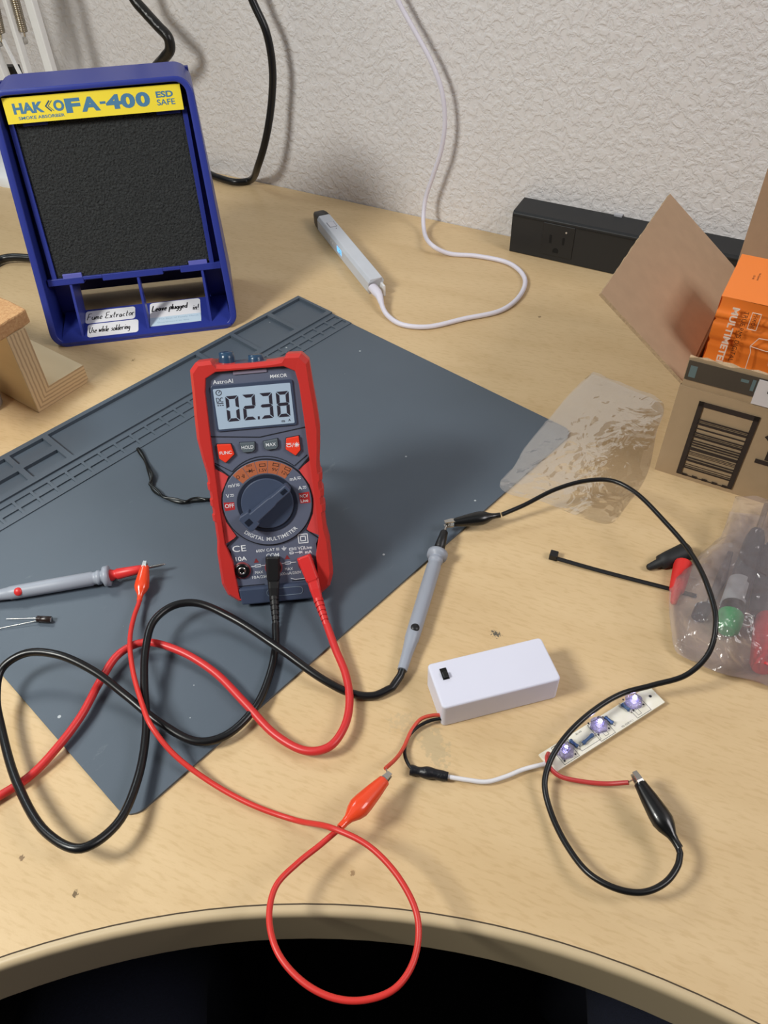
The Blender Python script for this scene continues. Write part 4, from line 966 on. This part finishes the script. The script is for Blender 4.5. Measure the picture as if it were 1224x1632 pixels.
strip(bc_, [(70, 39), (70, 62), (65, 56)], 4.2, .0003, .0006)
bc_.v[-16:] = [FM @ v for v in bc_.v[-16:]]
bc_.box(.0625, .0800, .0335, .0370, .0003, .0006, M=FM)
bc_.build('barcode_print', mat('box_black_ink', (44, 34, 30), 0.7), carton)

ob_o = Vector((.0062, .034, .0)); OBM = CBM @ Matrix.Translation(ob_o)
OW, OD, OH = .185, .066, .130
obox = thing('product_box', 'orange multimeter carton standing inside the open cardboard box', 'box', CBM @ Matrix.Translation(ob_o + Vector((0, 0, .0032))))
orange = mat('orange_card', (238, 128, 48), 0.38, vary=(20, 0.04))
ob = MB()
def ofront(u, v):
    x = u*OW; z = v*(OH - .0032)
    wob = .0016*math.exp(-((v-.90)/.018)**2) - .0018*math.exp(-((v-.87)/.012)**2) + .0013*math.exp(-((v-.80)/.016)**2)*math.sin(3+u*9) - .0012*math.exp(-((v-.74)/.012)**2)
    return Vector((x, -wob*1.3 + .0012*math.sin(v*21+u*5)*(v > .6), z))
ob.grid(ofront, 24, 60)
z1_ = OH - .0032
ob.add([ofront(0, 1), ofront(1, 1), (OW, OD, z1_), (0, OD, z1_)], [(0, 1, 2, 3)])
ob.add([(0, 0, 0), (0, 0, z1_), (0, OD, z1_), (0, OD, 0)], [(0, 1, 2, 3)]); ob.add([(OW, 0, 0), (OW, 0, z1_), (OW, OD, z1_), (OW, OD, 0)], [(3, 2, 1, 0)])
ob.add([(0, OD, 0), (OW, OD, 0), (OW, OD, z1_), (0, OD, z1_)], [(3, 2, 1, 0)]); ob.add([(0, 0, 0), (OW, 0, 0), (OW, OD, 0), (0, OD, 0)], [(3, 2, 1, 0)])
ob.build('carton', orange, obox)
OF = frame(Vector((0, -.0046, 0)), (1, 0, 0), (0, 0, 1), (0, -1, 0))
t = MB(); t.text('MULTIMETER', .0118, .1010, .0044, 0, w=.0455, ang=-PI/2, bold=.03, M=OF)
strip_mb = MB(); strip(strip_mb, [(30, 60), (29, 95), (27.5, 99), (31, 106), (55, 108)], .45); strip(strip_mb, [(27.5, 99), (38, 98), (52, 101)], .35); strip(strip_mb, [(22, 111), (22, 123), (27.5, 123), (27.5, 111), (22, 111)], .4)
strip(strip_mb, circ(4, 0, 360, 16, (46, 90)) + [(50, 90)], .4)
t.v += [OF @ v for v in strip_mb.v]
b0 = len(t.v) - len(strip_mb.v); t.f += [tuple(b0+i for i in f) for f in strip_mb.f]; t.mi += strip_mb.mi; t.sm += strip_mb.sm
t.build('lettering', mat('white_card_print', (236, 214, 196), 0.5), obox)
t = MB(); t.text('TRUE RMS DIGITAL', .0186, .1035, .0030, 0, w=.0385, ang=-PI/2, M=OF); t.text('M4KOR', .0247, .1170, .0024, 0, ang=-PI/2, M=OF)
t.text('Not Covered', .0170, .0370, .0014, z1_+.0002, ang=-PI/2 + 0, M=None); t.text('1.5V AA', .0140, .0350, .0014, z1_+.0002, ang=-PI/2)
t.build('lettering', mat('dark_card_print', (60, 34, 24), 0.5), obox)

# ------------------------------------------------------------------ fume extractor
FMID = Vector((-0.2168, 0.6412, 0)); fy = math.radians(8.28)
FX = Vector((math.cos(fy), math.sin(fy), 0)); FY = Vector((-FX.y, FX.x, 0))
FEM = frame(FMID, FX, FY, UP)
fume = thing('fume_extractor', 'blue desktop fume extractor with a black filter and yellow nameplate', 'fume extractor', FEM)
blue = mat('royal_blue_plastic', (46, 58, 142), 0.35, vary=(30, 0.04))
FH, LEAN, DEP = .205, .058, .100
SLN = math.hypot(FH, LEAN); SV = Vector((0, LEAN/SLN, FH/SLN)); SN = Vector((0, -FH/SLN, LEAN/SLN))
SLM = frame(Vector((0, 0, 0)), (1, 0, 0), SV, SN)        # slanted front plane: x, v up the slope, w towards the viewer
def fring(wb, wt, v0, v1, r, n=6):
    out = []
    for (sx, vv, a0) in ((1, v1, 0), (-1, v1, 90), (-1, v0, 180), (1, v0, 270)):
        for k in range(n+1):
            a = math.radians(a0 + 90*k/n)
            hw = wb + (wt - wb)*((vv - v0)/(v1 - v0))
            out.append((-.002 + sx*(hw - r) + r*math.cos(a), vv - (r if vv == v1 else -r) + r*math.sin(a)))
    return out
fo = fring(.0868, .0825, 0, SLN, .014); fi = fring(.0808, .0765, .0045, SLN-.0042, .009)
def P3(p, w=0.0): return SLM @ Vector((p[0], p[1], w))
def rearp(p, kin=0.0):
    q = P3(p); ydep = DEP if q.z > .012 else .045 + (DEP-.045)*max(0, (q.z-.004)/.008)
    return Vector((q.x*.97, max(ydep, q.y + .002), q.z))
fb = MB(); n = len(fo)
fb.loft([[rearp(p) for p in fi], [P3(p, -.002) for p in fi], [P3(p, 0) for p in fi], [P3(p, 0) for p in fo], [P3(p, -.0025) for p in fo], [rearp(p) for p in fo]], 0, True, False, closed=True)
fb.build('housing', blue, fume, bevel=.0009)
SLM3 = SLM @ Matrix.Translation((.0008, 0, -.0035)); SLM2 = SLM @ Matrix.Translation((0, 0, -.0085))      # filter, rail and nameplate sit back inside the rim
# rear fan box behind the filter
dark = mat('dark_blue_plastic', (30, 38, 110), 0.45)
rb_ = MB(); pbl = P3((0, .056)); 
rb_.box(-.081, .077, DEP-.004, DEP, .006, FH-.004)
rb_.build('rear_panel', dark, fume)
# filter
foam = mat('black_filter_foam', (50, 52, 53), 0.85, bump=(520, 1.0, 0.003), vary=(620, 0.9), spec=0.3)
MB().box(-.0715, .0690, .058, .192, -.0125, -.0035, M=SLM2).build('filter', foam, fume, bevel=.001)
for s in (-1, 1):
    gr = MB(); gr.box(s*.0715-.0018-.0020, s*.0715+.0022-.0020, .055, .190, -.014, -.0015, M=SLM2)
    gr.build('filter_guide', blue, fume)
ffm = MB().box(-.0815, .0785, .0545, .1990, -.0165, -.0135, M=SLM2)
ffm.build('filter_frame', blue, fume)
rl_ = MB()
for a, b, v0, v1 in ((-.0800, -.048, .0545, .0605), (-.048, -.031, .0575, .0605), (-.031, .024, .0548, .0605), (.024, .040, .0575, .0605), (.040, .0775, .0545, .0605)):
    rl_.box(a, b, v0, v1, -.012, -.0008, M=SLM2)
rl_.build('filter_rail', blue, fume, bevel=.0005)
tb = mat('lilac_tab', (98, 102, 184), 0.35)
for x in (-.057, .057): MB().box(x-.0085, x+.0085, .0600, .0640, -.006, -.001, M=SLM2).build('filter_tab', tb, fume, bevel=.0004)
for x in (-.054, .056): MB().box(x-.010, x+.010, .1855, .1905, -.006, -.0012, M=SLM2).build('filter_tab', blue, fume, bevel=.0004)
# floor plate and ribs
PLM = frame(Vector((0, .0005, .0050)), (1, 0, 0), Vector((0, .98, .20)), Vector((0, -.20, .98)))     # the plate rises towards the back
MB().prism([(-.080, -.001), (.078, -.001), (.076, .0415), (-.078, .0415)], -.0025, 0, M=PLM).build('floor_plate', blue, fume)
for x in (-.0605, 0.0005, .0595):
    top = P3((x, .055), -.010)
    rbm = MB(); yy0 = .006
    for s in (-.0011, .0011): pass
    rbm.add([(x-.0011, yy0, .0060), (x+.0011, yy0, .0060), (x-.0011, top.y, top.z), (x+.0011, top.y, top.z), (x-.0011, .040 if abs(x) > .01 else .022, .0120 if abs(x) > .01 else .009), (x+.0011, .040 if abs(x) > .01 else .022, .0120 if abs(x) > .01 else .009), (x-.0011, (.060 if abs(x) > .01 else top.y+.006), top.z), (x+.0011, (.060 if abs(x) > .01 else top.y+.006), top.z)],
            [(0, 1, 3, 2), (4, 6, 7, 5), (0, 2, 6, 4), (1, 5, 7, 3), (2, 3, 7, 6), (0, 4, 5, 1)])
    rbm.build('rib', blue, fume)
for x0, x1 in ((-.0815, -.0605), (.0600, .0785)):
    MB().box(x0, x1, .0440, .0460, .005, .058).build('pocket_wall', blue, fume)
# yellow nameplate
NP = MB().box(-.0745, .0690, .1880, .2072, -.003, -.0005, M=SLM3)
npo = NP.build('nameplate', mat('yellow_plate', (240, 218, 62), 0.4, vary=(20, 0.02)), fume)
t = MB(); zz = -.00035
t.text('HAK', -.0555, .1990, .0074, zz, w=.0245, bold=.045, M=SLM3); t.text('O', -.0312, .1990, .0074, zz, w=.0085, bold=.045, M=SLM3)
for k, lw in ((0, 1.0), (2.0, .5)):
    sb = MB(); strip(sb, [(-38.0+k, 202.7), (-41.6+k, 199.0), (-38.0+k, 195.3)], lw, 0, .0001)
    for v in sb.v: v.z = zz
    t.add([SLM3 @ v for v in sb.v], sb.f)
t.text('SMOKE ABSORBER', -.0467, .1918, .0023, zz, w=.037, bold=.016, M=SLM3)
for c_, x_, w_ in (('F', -.0200, .0122), ('A', -.0060, .0152), ('4', .0128, .0124), ('0', .0247, .0116), ('0', .0369, .0116)):
    t.text(c_, x_, .1982, .0098, zz, w=w_, bold=.05, M=SLM3)
t.add([SLM3 @ Vector(p) for p in ((.0018, .1972, zz), (.0064, .1972, zz), (.0064, .1990, zz), (.0018, .1990, zz))], [(0, 1, 2, 3)])
t.text('ESD', .0552, .2006, .0044, zz, w=.0140, bold=.035, M=SLM3); t.text('SAFE', .0554, .1948, .0044, zz, w=.0148, bold=.012, M=SLM3)
t.build('lettering', mat('steel_blue_print', (72, 122, 158), 0.5), npo)
# handwritten stickers
HW = {'F': [[(0,0),(.1,1)],[(.05,1),(.6,1.02)],[(.05,.55),(.45,.58)]], 'u': [[(0,.5),(.05,.1),(.3,.05),(.42,.5)],[(.42,.5),(.45,.02)]], 'm': [[(0,0),(.03,.5)],[(.03,.35),(.2,.5),(.27,.02)],[(.27,.35),(.42,.5),(.52,.02)]],
      'e': [[(.02,.25),(.35,.3),(.25,.5),(.05,.35),(.08,.05),(.38,.06)]], 'E': [[(.6,1),(.1,.95),(.15,.5),(.5,.55)],[(.15,.5),(.05,.05),(.6,.0)]], 'x': [[(0,.5),(.4,0)],[(.38,.52),(0,0)]], 't': [[(.15,.9),(.15,.05),(.3,.02)],[(0,.55),(.35,.6)]],
      'r': [[(0,.5),(.05,0)],[(.05,.3),(.2,.5),(.35,.45)]], 'a': [[(.35,.45),(.1,.45),(.02,.15),(.2,.02),(.36,.4),(.42,.02)]], 'c': [[(.35,.45),(.1,.4),(.05,.1),(.35,.05)]], 'o': [[(.2,.5),(.02,.3),(.1,.03),(.35,.1),(.35,.4),(.2,.5)]],
      'U': [[(0,1),(.05,.2),(.3,.02),(.5,.3),(.5,1)]], 's': [[(.3,.48),(.08,.42),(.25,.25),(.28,.08),(.02,.04)]], 'w': [[(0,.5),(.1,.02),(.25,.4),(.38,.02),(.5,.5)]], 'h': [[(.03,1),(.03,0)],[(.03,.3),(.25,.48),(.3,.02)]], 'i': [[(.05,.5),(.07,.02)],[(.08,.75),(.12,.8)]],
      'l': [[(.05,1),(.07,.02)]], 'd': [[(.35,.4),(.08,.4),(.05,.08),(.35,.1)],[(.38,1),(.38,.0)]], 'n': [[(0,.5),(.03,0)],[(.03,.35),(.25,.5),(.3,.0)]], 'g': [[(.35,.42),(.08,.4),(.08,.08),(.34,.1)],[(.36,.45),(.34,-.3),(.05,-.35)]],
      'L': [[(.1,1),(.02,.3),(.05,.02),(.5,.06)]], 'v': [[(0,.5),(.18,.02),(.35,.5)]], 'p': [[(.02,.5),(.0,-.4)],[(.03,.4),(.3,.5),(.3,.1),(.03,.1)]], '!': [[(.1,1),(.08,.3)],[(.08,.08),(.1,.02)]], ' ': []}
def hand(mb, s, x, y, h, z, pen_w, slope=0.0, sp=1.0):
    cx = x
    for ch_ in s:
        wdt = 0
        for st_ in HW.get(ch_, []):
            jit = random.uniform(-.04, .04)
            pts = [Vector((cx + a*h*sp*.95 + b*h*.12, y + (b + jit)*h + (cx - x)*slope, z)) for a, b in st_]
            cp_ = crom(pts, 4)
            mb.tube(cp_, pen_w/2, 4, flat=.15, up=(0, 0, 1))
            wdt = max(wdt, max(a for a, b in st_))
        cx += (wdt + .16 if HW.get(ch_) else .38)*h*sp
    return cx
paper = mat('white_sticker', (232, 232, 236), 0.5); inkb = mat('black_marker_ink', (24, 22, 26), 0.6)
ZS = .0000
for x0, x1, y0_, y1_ in ((-.0590, -.0120, .0220, .0390), (-.0565, -.0090, .0030, .0205)):
    MB().prism(rrect(x0, x1, y0_, y1_, .003), ZS, ZS+.0002, M=PLM).build('sticker', paper, fume)
MB().prism(rrect(.0020, .0505, .0080, .0405, .003), ZS, ZS+.0002, M=PLM).build('sticker', paper, fume)
MB().prism([(.0021, .0080), (.0504, .0080), (.0504, .0195), (.0021, .0195)], ZS+.0002, ZS+.0003, M=PLM).build('sticker_band', mat('pale_blue_band', (196, 216, 232), 0.5), fume)
hw = MB()
hand(hw, 'Fume Extractor', -.0572, .0265, .0082, ZS+.0003, .0008, sp=.69)
hand(hw, 'Use while soldering', -.0550, .0085, .0078, ZS+.0003, .0008, sp=.57)
hand(hw, 'Leave plugged', .0040, .0285, .0078, ZS+.0003, .0011, sp=.66)
hand(hw, 'in!', .0430, .0245, .0078, ZS+.0003, .0010, sp=.75)
hw.v = [PLM @ v for v in hw.v]
hw.build('handwriting', inkb, fume)
fp = MB()
fp.text('The Best of Family Marsh', .0290, .0168, .0020, ZS+.00035, w=.038, M=PLM); fp.text('Guaranteed to last', .0240, .0122, .0018, ZS+.00035, w=.030, M=PLM)
fp.build('faint_print', mat('pale_blue_ink', (150, 178, 200), 0.6), fume)

# ------------------------------------------------------------------ cords on the wall side
pc = thing('mains_cable', 'thick black cord coming down the wall behind the fume extractor', 'cord', onwall(262, 60, .045))
MB().tube(crom([onwall(120, -420, .05), onwall(150, -240, .05), onwall(185, -90, .05), onwall(212, -5, .05), onwall(232, 20, .05), onwall(252, 42, .05), onwall(268, 60, .05), onwall(271, 78, .05), onwall(262, 92, .05), onwall(245, 112, .045), onwall(225, 150, .04), onwall(215, 210, .03), at(210, 300, .006)], 8), .0058, 12).build('cord', mat('black_taped_cord', (26, 25, 24), 0.3, bump=(180, 0.4, 0.002)), pc, world=True)
pc2 = thing('mains_cable', 'slim black cord hanging down the wall and passing behind the fume extractor', 'cord', onwall(430, 150, .03))
MB().tube(crom([onwall(300, -420, .03), onwall(335, -240, .03), onwall(375, -80, .03), onwall(402, 0, .03), onwall(424, 50, .03), onwall(434, 105, .03), onwall(433, 160, .03), onwall(425, 215, .035), onwall(412, 262, .035), at(397, 288, .0050), at(375, 290, .0050), at(345, 282, .0050), at(318, 272, .0050), at(285, 275, .0050), at(250, 290, .0050), at(205, 330, .0050), at(160, 372, .0050), at(115, 402, .0050), at(75, 413, .0052), at(45, 411, .0065), at(20, 410, .007), at(3, 413, .006), at(-20, 425, .0050), at(-60, 440, .0050), at(-130, 430, .0050)], 8), .0042, 12).build('cord', BLACK_RUBBER, pc2, world=True)

# ------------------------------------------------------------------ articulated lamp behind the extractor
lamp_w = mat('white_lamp_enamel', (238, 240, 242), 0.35)
lb0 = at(75, 262, 0)
lamp = thing('desk_lamp', 'white spring-arm desk lamp standing behind the fume extractor', 'lamp', Vector((lb0.x, lb0.y, 0)))
MB().lathe([(0, .080), (.010, .080), (.014, .076), (.015, .001)], (0, 0, 0), (0, 0, 1), 40).build('base', lamp_w, lamp)
dL = .085
def flatbar(a, b, w_, th):
    a, b = Vector(a), Vector(b); ax = (b-a).normalized(); n_w = -BY; s = ax.cross(n_w).normalized()
    return MB().loft([[p + s*x*w_/2 + n_w*y*th/2 for x, y in ((-1, -1), (1, -1), (1, 1), (-1, 1))] for p in (a, b)], 0, False)
flatbar(onwall(-69, -400, dL), onwall(100, 175, dL), .0130, .008).build('arm', lamp_w, lamp, world=True, bevel=.001)
flatbar(onwall(-111, -400, dL+.01), onwall(68, 190, dL+.01), .0065, .008).build('arm', lamp_w, lamp, world=True, bevel=.001)
flatbar(onwall(-203, -425, dL+.02), onwall(10, 132, dL+.02), .0150, .010).build('arm', lamp_w, lamp, world=True, bevel=.001)
flatbar(onwall(4, 62, dL+.018), onwall(34, 122, dL+.018), .0024, .004).build('link', lamp_w, lamp, world=True)
flatbar(onwall(7, 113, dL), onwall(28, 113, dL), .012, .012).build('joint_block', mat('black_joint', (26, 26, 26), 0.5), lamp, world=True)
spring_m = mat('spring_steel', (168, 160, 146), 0.3, 1.0)
sp_ = MB(); a, b = onwall(-14, -144, dL+.004), onwall(37, 50, dL+.004)
axs = (b-a); s1 = axs.normalized().cross(-BY).normalized(); s2 = -BY
NC = 60
sp_.tube([a + axs*(k/(NC*10)) + (s1*math.cos(2*PI*k/10) + s2*math.sin(2*PI*k/10))*.0042 for k in range(NC*10+1)], .0013, 6)
sp_.build('spring', spring_m, lamp, world=True)
a2, b2 = onwall(-41, -142, dL+.018), onwall(1, 52, dL+.018); axs = b2-a2
sp2 = MB(); sp2.tube([a2 + axs*(k/(NC*10)) + (s1*math.cos(2*PI*k/10) + s2*math.sin(2*PI*k/10))*.0042 for k in range(NC*10+1)], .0013, 6)
sp2.build('spring', spring_m, lamp, world=True)
sc_ = MB(); sc_.tube([onwall(38, 50, dL+.004), onwall(40, 58, dL+.004)], .0015, 8); sc_.lathe([(0, .0040), (.006, .0040)], onwall(41, 64, dL), -BY, 14); sc_.lathe([(.006, .0025), (.010, .0022)], onwall(41, 64, dL), -BY, 12)
sc_.tube([onwall(1, 54, dL+.02), onwall(2, 66, dL+.02)], .0015, 8); sc_.lathe([(0, .0040), (.010, .0040)], onwall(1, 68, dL+.018), -BY, 14)
sc_.build('spring_screw', STEEL, lamp, world=True)
flatbar(onwall(100, 172, dL), onwall(115, 230, dL), .03, .02).build('arm_socket', lamp_w, lamp, world=True, bevel=.002)
MB().tube([onwall(112, 220, dL), Vector((lb0.x, lb0.y, .012))], .008, 14).build('post', lamp_w, lamp, world=True)

# ------------------------------------------------------------------ plywood bracket, chipboard, grey object
pb0 = at(62, 658); pb1 = at(142, 608); PD1 = (pb1 - pb0); PL1 = PD1.length; PD1.normalize(); PD2 = Vector((-PD1.y, PD1.x, 0))
PBM = frame(pb0, PD1, PD2, UP)
br = thing('plywood_bracket', 'pale plywood corner bracket of two glued boards', 'wood bracket', PBM)
face_w = grain_wood('birch_face', (214, 192, 152), (226, 206, 168), (30, 8, 30))
TB = .0175
def plyboard(name, prof, depth, lay_axis, pitch):
    mb = MB(); n = len(prof)
    vs = [(x, 0, z) for x, z in prof] + [(x, depth, z) for x, z in prof]
    mb.add(vs, [tuple(range(n)), tuple(range(n, 2*n))[::-1]], 1)
    mb.add(vs, [(i, n+i, n+(i+1) % n, (i+1) % n) for i in range(n)], 0)
    return mb.build(name, [face_w, layered_wood('ply_layers_' + name, (214, 186, 144), (182, 152, 116), lay_axis, pitch)], br, bevel=.0006)
plyboard('upright_board', [(0, 0), (TB, TB), (TB, .074), (0, .074)], .13, 'X', 95)
plyboard('base_board', [(0, 0), (PL1-.003, 0), (PL1, .003), (PL1, TB), (TB, TB)], .13, 'Z', 95)
chip_m = bpy.data.materials.new('chipboard'); chip_m.use_nodes = True
nt = chip_m.node_tree; b = nt.nodes['Principled BSDF']; tc = nt.nodes.new('ShaderNodeTexCoord'); vo = nt.nodes.new('ShaderNodeTexVoronoi'); vo.inputs['Scale'].default_value = 650
nt.links.new(tc.outputs['Object'], vo.inputs['Vector']); rp = nt.nodes.new('ShaderNodeValToRGB'); rp.color_ramp.elements[0].color = srgb((206, 164, 116)) + (1,); rp.color_ramp.elements[1].color = srgb((184, 136, 92)) + (1,)
nt.links.new(vo.outputs['Color'], rp.inputs['Fac']); nt.links.new(rp.outputs['Color'], b.inputs['Base Color']); b.inputs['Roughness'].default_value = .9
bp = nt.nodes.new('ShaderNodeBump'); bp.inputs['Strength'].default_value = .4; bp.inputs['Distance'].default_value = .0008; nt.links.new(vo.outputs['Distance'], bp.inputs['Height']); nt.links.new(bp.outputs['Normal'], b.inputs['Normal'])
zt_ = .0865; ca_ = at(43, 491, zt_); e1 = (at(0, 517, zt_) - ca_).normalized(); e2 = (at(0, 473, zt_) - ca_).normalized()
cb = MB(); pl = []
for k in range(13): pl.append(ca_ + e1*(.0 + .10*k/12) + Vector((random.uniform(-.001, .001), random.uniform(-.001, .001), 0)))
far = ca_ + e1*.10 + e2*.09
side2 = [ca_ + e2*(.09*k/12) + Vector((random.uniform(-.001, .001), random.uniform(-.001, .001), 0)) for k in range(12, 0, -1)]
pl2 = pl + [far] + side2
cb.prism([(p.x, p.y) for p in pl2], .0742, zt_)
cbo = cb.build('chipboard_offcut', [chip_m, chip_m], bevel=.0015)
tag(cbo, 'rough chipboard offcut lying on top of the plywood bracket', 'wood offcut')
gk = at(-10, 648, .0)
gm = MB().lathe([(0, .009), (.002, .012), (.008, .0125), (.013, .011), (.016, .007), (.0162, .0001)], Vector((gk.x-.004, gk.y, 0)), (0, 0, 1), 24)
tag(gm.build('plastic_puck', mat('grey_knob', (150, 142, 136), 0.5)), 'grey rounded plastic object just in front of the plywood at the left edge', 'plastic object')

# ------------------------------------------------------------------ empty clear bag
def inpoly_sheet(poly, zfn, n=46):
    """sheet filling a convex-ish outline (list of Vectors), radial grid"""
    c = sum(poly, Vector((0, 0, 0)))/len(poly)
    pts = crom(poly + [poly[0]], 9)[:-1]; m_ = len(pts); mb = MB(); R_ = 40
    vs = []
    for k in range(1, R_+1):
        for p in pts:
            q = c.lerp(p, k/R_); q.z = zfn(q, k/R_); vs.append(q)
    cz = c.copy(); cz.z = zfn(c, 0); vs.append(cz); ci = len(vs)-1
    fs = [(ci, j, (j+1) % m_) for j in range(m_)]
    for k in range(R_-1):
        fs += [(k*m_+j, (k+1)*m_+j, (k+1)*m_+(j+1) % m_, k*m_+(j+1) % m_) for j in range(m_)]
    mb.add(vs, fs, 0, True)
    return mb
clear_film = film_material('clear_bag_film', (232, 226, 214), 0.04, 0.34, 42, 0.0016, 0.06)
outp = [at(*p) for p in ((945, 594, .004), (1000, 617, .004), (1056, 641, .006), (1046, 690, .004), (1030, 760, .003), (1000, 805, .003), (972, 833, .004), (920, 822, .003), (860, 798, .003), (812, 786, .004), (797, 770, .006), (818, 745, .004), (838, 712, .004), (872, 672, .004), (905, 632, .004))]
eb_ = thing('plastic_bag', 'empty clear plastic bag lying flat over the mat corner', 'plastic bag', at(930, 710, 0))
def ridge(q, f): return 1 - abs(noise.noise(q*f))*2.2
def zb_top(q, t):
    h = .0050 + (1 - t**3)*.0030 + .0014*noise.noise(q*40) + .0009*ridge(q, 60)**5 + .0007*ridge(q + Vector((3, 1, 0)), 110)**5
    return max(.0040, h)
def zb_bot(q, t): return .0030
inpoly_sheet(outp, zb_top).build('upper_film', clear_film, eb_, world=True)
inpoly_sheet([p.copy() for p in outp], zb_bot).build('lower_film', clear_film, eb_, world=True)

# ------------------------------------------------------------------ bag of tools
frost = film_material('frosted_bag_film', (232, 222, 228), 0.26, 0.8, 50, 0.0050, 0.10)
tb_ = thing('tool_bag', 'frosted plastic bag of hand tools at the right edge', 'plastic bag', at(1180, 960, 0))
o2 = [at(*p) for p in ((1180, 772, .03), (1165, 815, .02), (1150, 850, .012), (1130, 868, .01), (1100, 893, .012), (1072, 925, .006), (1066, 960, .004), (1070, 1005, .004), (1078, 1038, .004), (1110, 1058, .003), (1150, 1075, .003), (1195, 1085, .003), (1240, 1098, .003), (1300, 1090, .003), (1345, 1000, .004), (1330, 880, .01), (1280, 800, .02), (1230, 795, .02))]
oz = [p.z for p in o2]
def zt_top(q, t):
    edge = .004
    d = (q - at(1185, 775, 0)); d.z = 0
    lift = .022*math.exp(-(d.length/.055)**2)
    return edge + (1 - t**4)*.0225 + lift*t + .0020*noise.noise(q*45) + .0018*ridge(q, 60)**3
def zt_bot(q, t): return .0006 + .0030*max(0, t-.85)/.15
inpoly_sheet([p.copy() for p in o2], zt_top).build('upper_film', frost, tb_, world=True)
inpoly_sheet([at(p.x*0, 0, 0) if False else Vector((p.x, p.y, 0)) for p in o2], zt_bot).build('lower_film', frost, tb_, world=True)

def rod_tool(name, label, cat, parts, grp=None):
    root = thing(name, label, cat, parts[0][1])
    for pn2, p0, p1, prof2, m_ in parts:
        d = p1 - p0; L_ = d.length
        MB().lathe([(t_*L_, r2) for t_, r2 in prof2], p0, d, 18).build(pn2, m_, root, world=True)
    return root
blk_tool = mat('black_tool_grip', (22, 24, 30), 0.5); green = mat('green_cap', (30, 150, 84), 0.4); lab_g = mat('grey_tool_label', (168, 172, 176), 0.5); red_tool = mat('red_tool_grip', (190, 36, 40), 0.4)
za = .0085
A0, A1, A2, A3, A4 = at(1158, 1006, za), at(1165, 980, za), at(1167, 966, za), at(1180, 927, za), at(1207, 848, .009)
rod_tool('screwdriver', 'black screwdriver with green end cap inside the tool bag', 'screwdriver', [
    ('end_cap', A0, A1, [(0, .0045), (.12, .0068), (.5, .0076), (1, .0076)], green),
    ('handle', A1, A4, [(0, .0074), (.1, .0074), (.12, .0066), (.5, .0070), (.9, .0062), (1, .0045)], blk_tool),
    ('handle_label', A2, A3, [(0, .0064), (.02, .0073), (.98, .0073), (1, .0064)], lab_g),
    ('shaft', A4, at(1222, 805, .009), [(0, .0022), (1, .0020)], STEEL)])
tz = thing('tweezers', 'slim steel tweezers with dark ends inside the tool bag', 'tweezers', at(1125, 975, .003))
for o_ in (-3, 4):
    MB().tube([at(1128+o_*.3, 968, .004), at(1148+o_, 925, .006), at(1164+o_*.3, 880, .004)], [.0016, .0022, .0014], 8, flat=.6).build('arm', mat('tool_steel', (120, 114, 112), 0.35, 1.0), tz, world=True)
MB().tube([at(1112, 985, .004), at(1120, 970, .005), at(1129, 965, .005)], [.0042, .0050, .0030], 12).build('end_grip', blk_tool, tz, world=True)
rod_tool('nut_driver', 'black handled driver at the right edge inside the tool bag', 'screwdriver', [
    ('handle', at(1212, 980, .008), at(1232, 870, .008), [(0, .005), (.06, .0072), (.5, .0075), (.92, .0068), (1, .0045)], blk_tool),
    ('shaft', at(1232, 870, .008), at(1243, 810, .008), [(0, .0022), (1, .0022)], STEEL)])
rod_tool('pliers_handle', 'red plastic tool handle near the front of the tool bag', 'tool', [
    ('grip', at(1214, 1066, .008), at(1222, 980, .009), [(0, .0055), (.08, .0068), (.6, .0070), (.95, .0058), (1, .0045)], red_tool)])
nr = MB(); pc0 = at(1189, 988, .006); 
nr.tube([pc0 + Vector((math.cos(2*PI*k/18)*.0042, math.sin(2*PI*k/18)*.0042, .001*math.sin(2*PI*k/18))) for k in range(19)], .0015, 8)
tag(nr.build('metal_ring', STEEL), 'small shiny metal ring in the tool bag beside the green cap', 'ring')
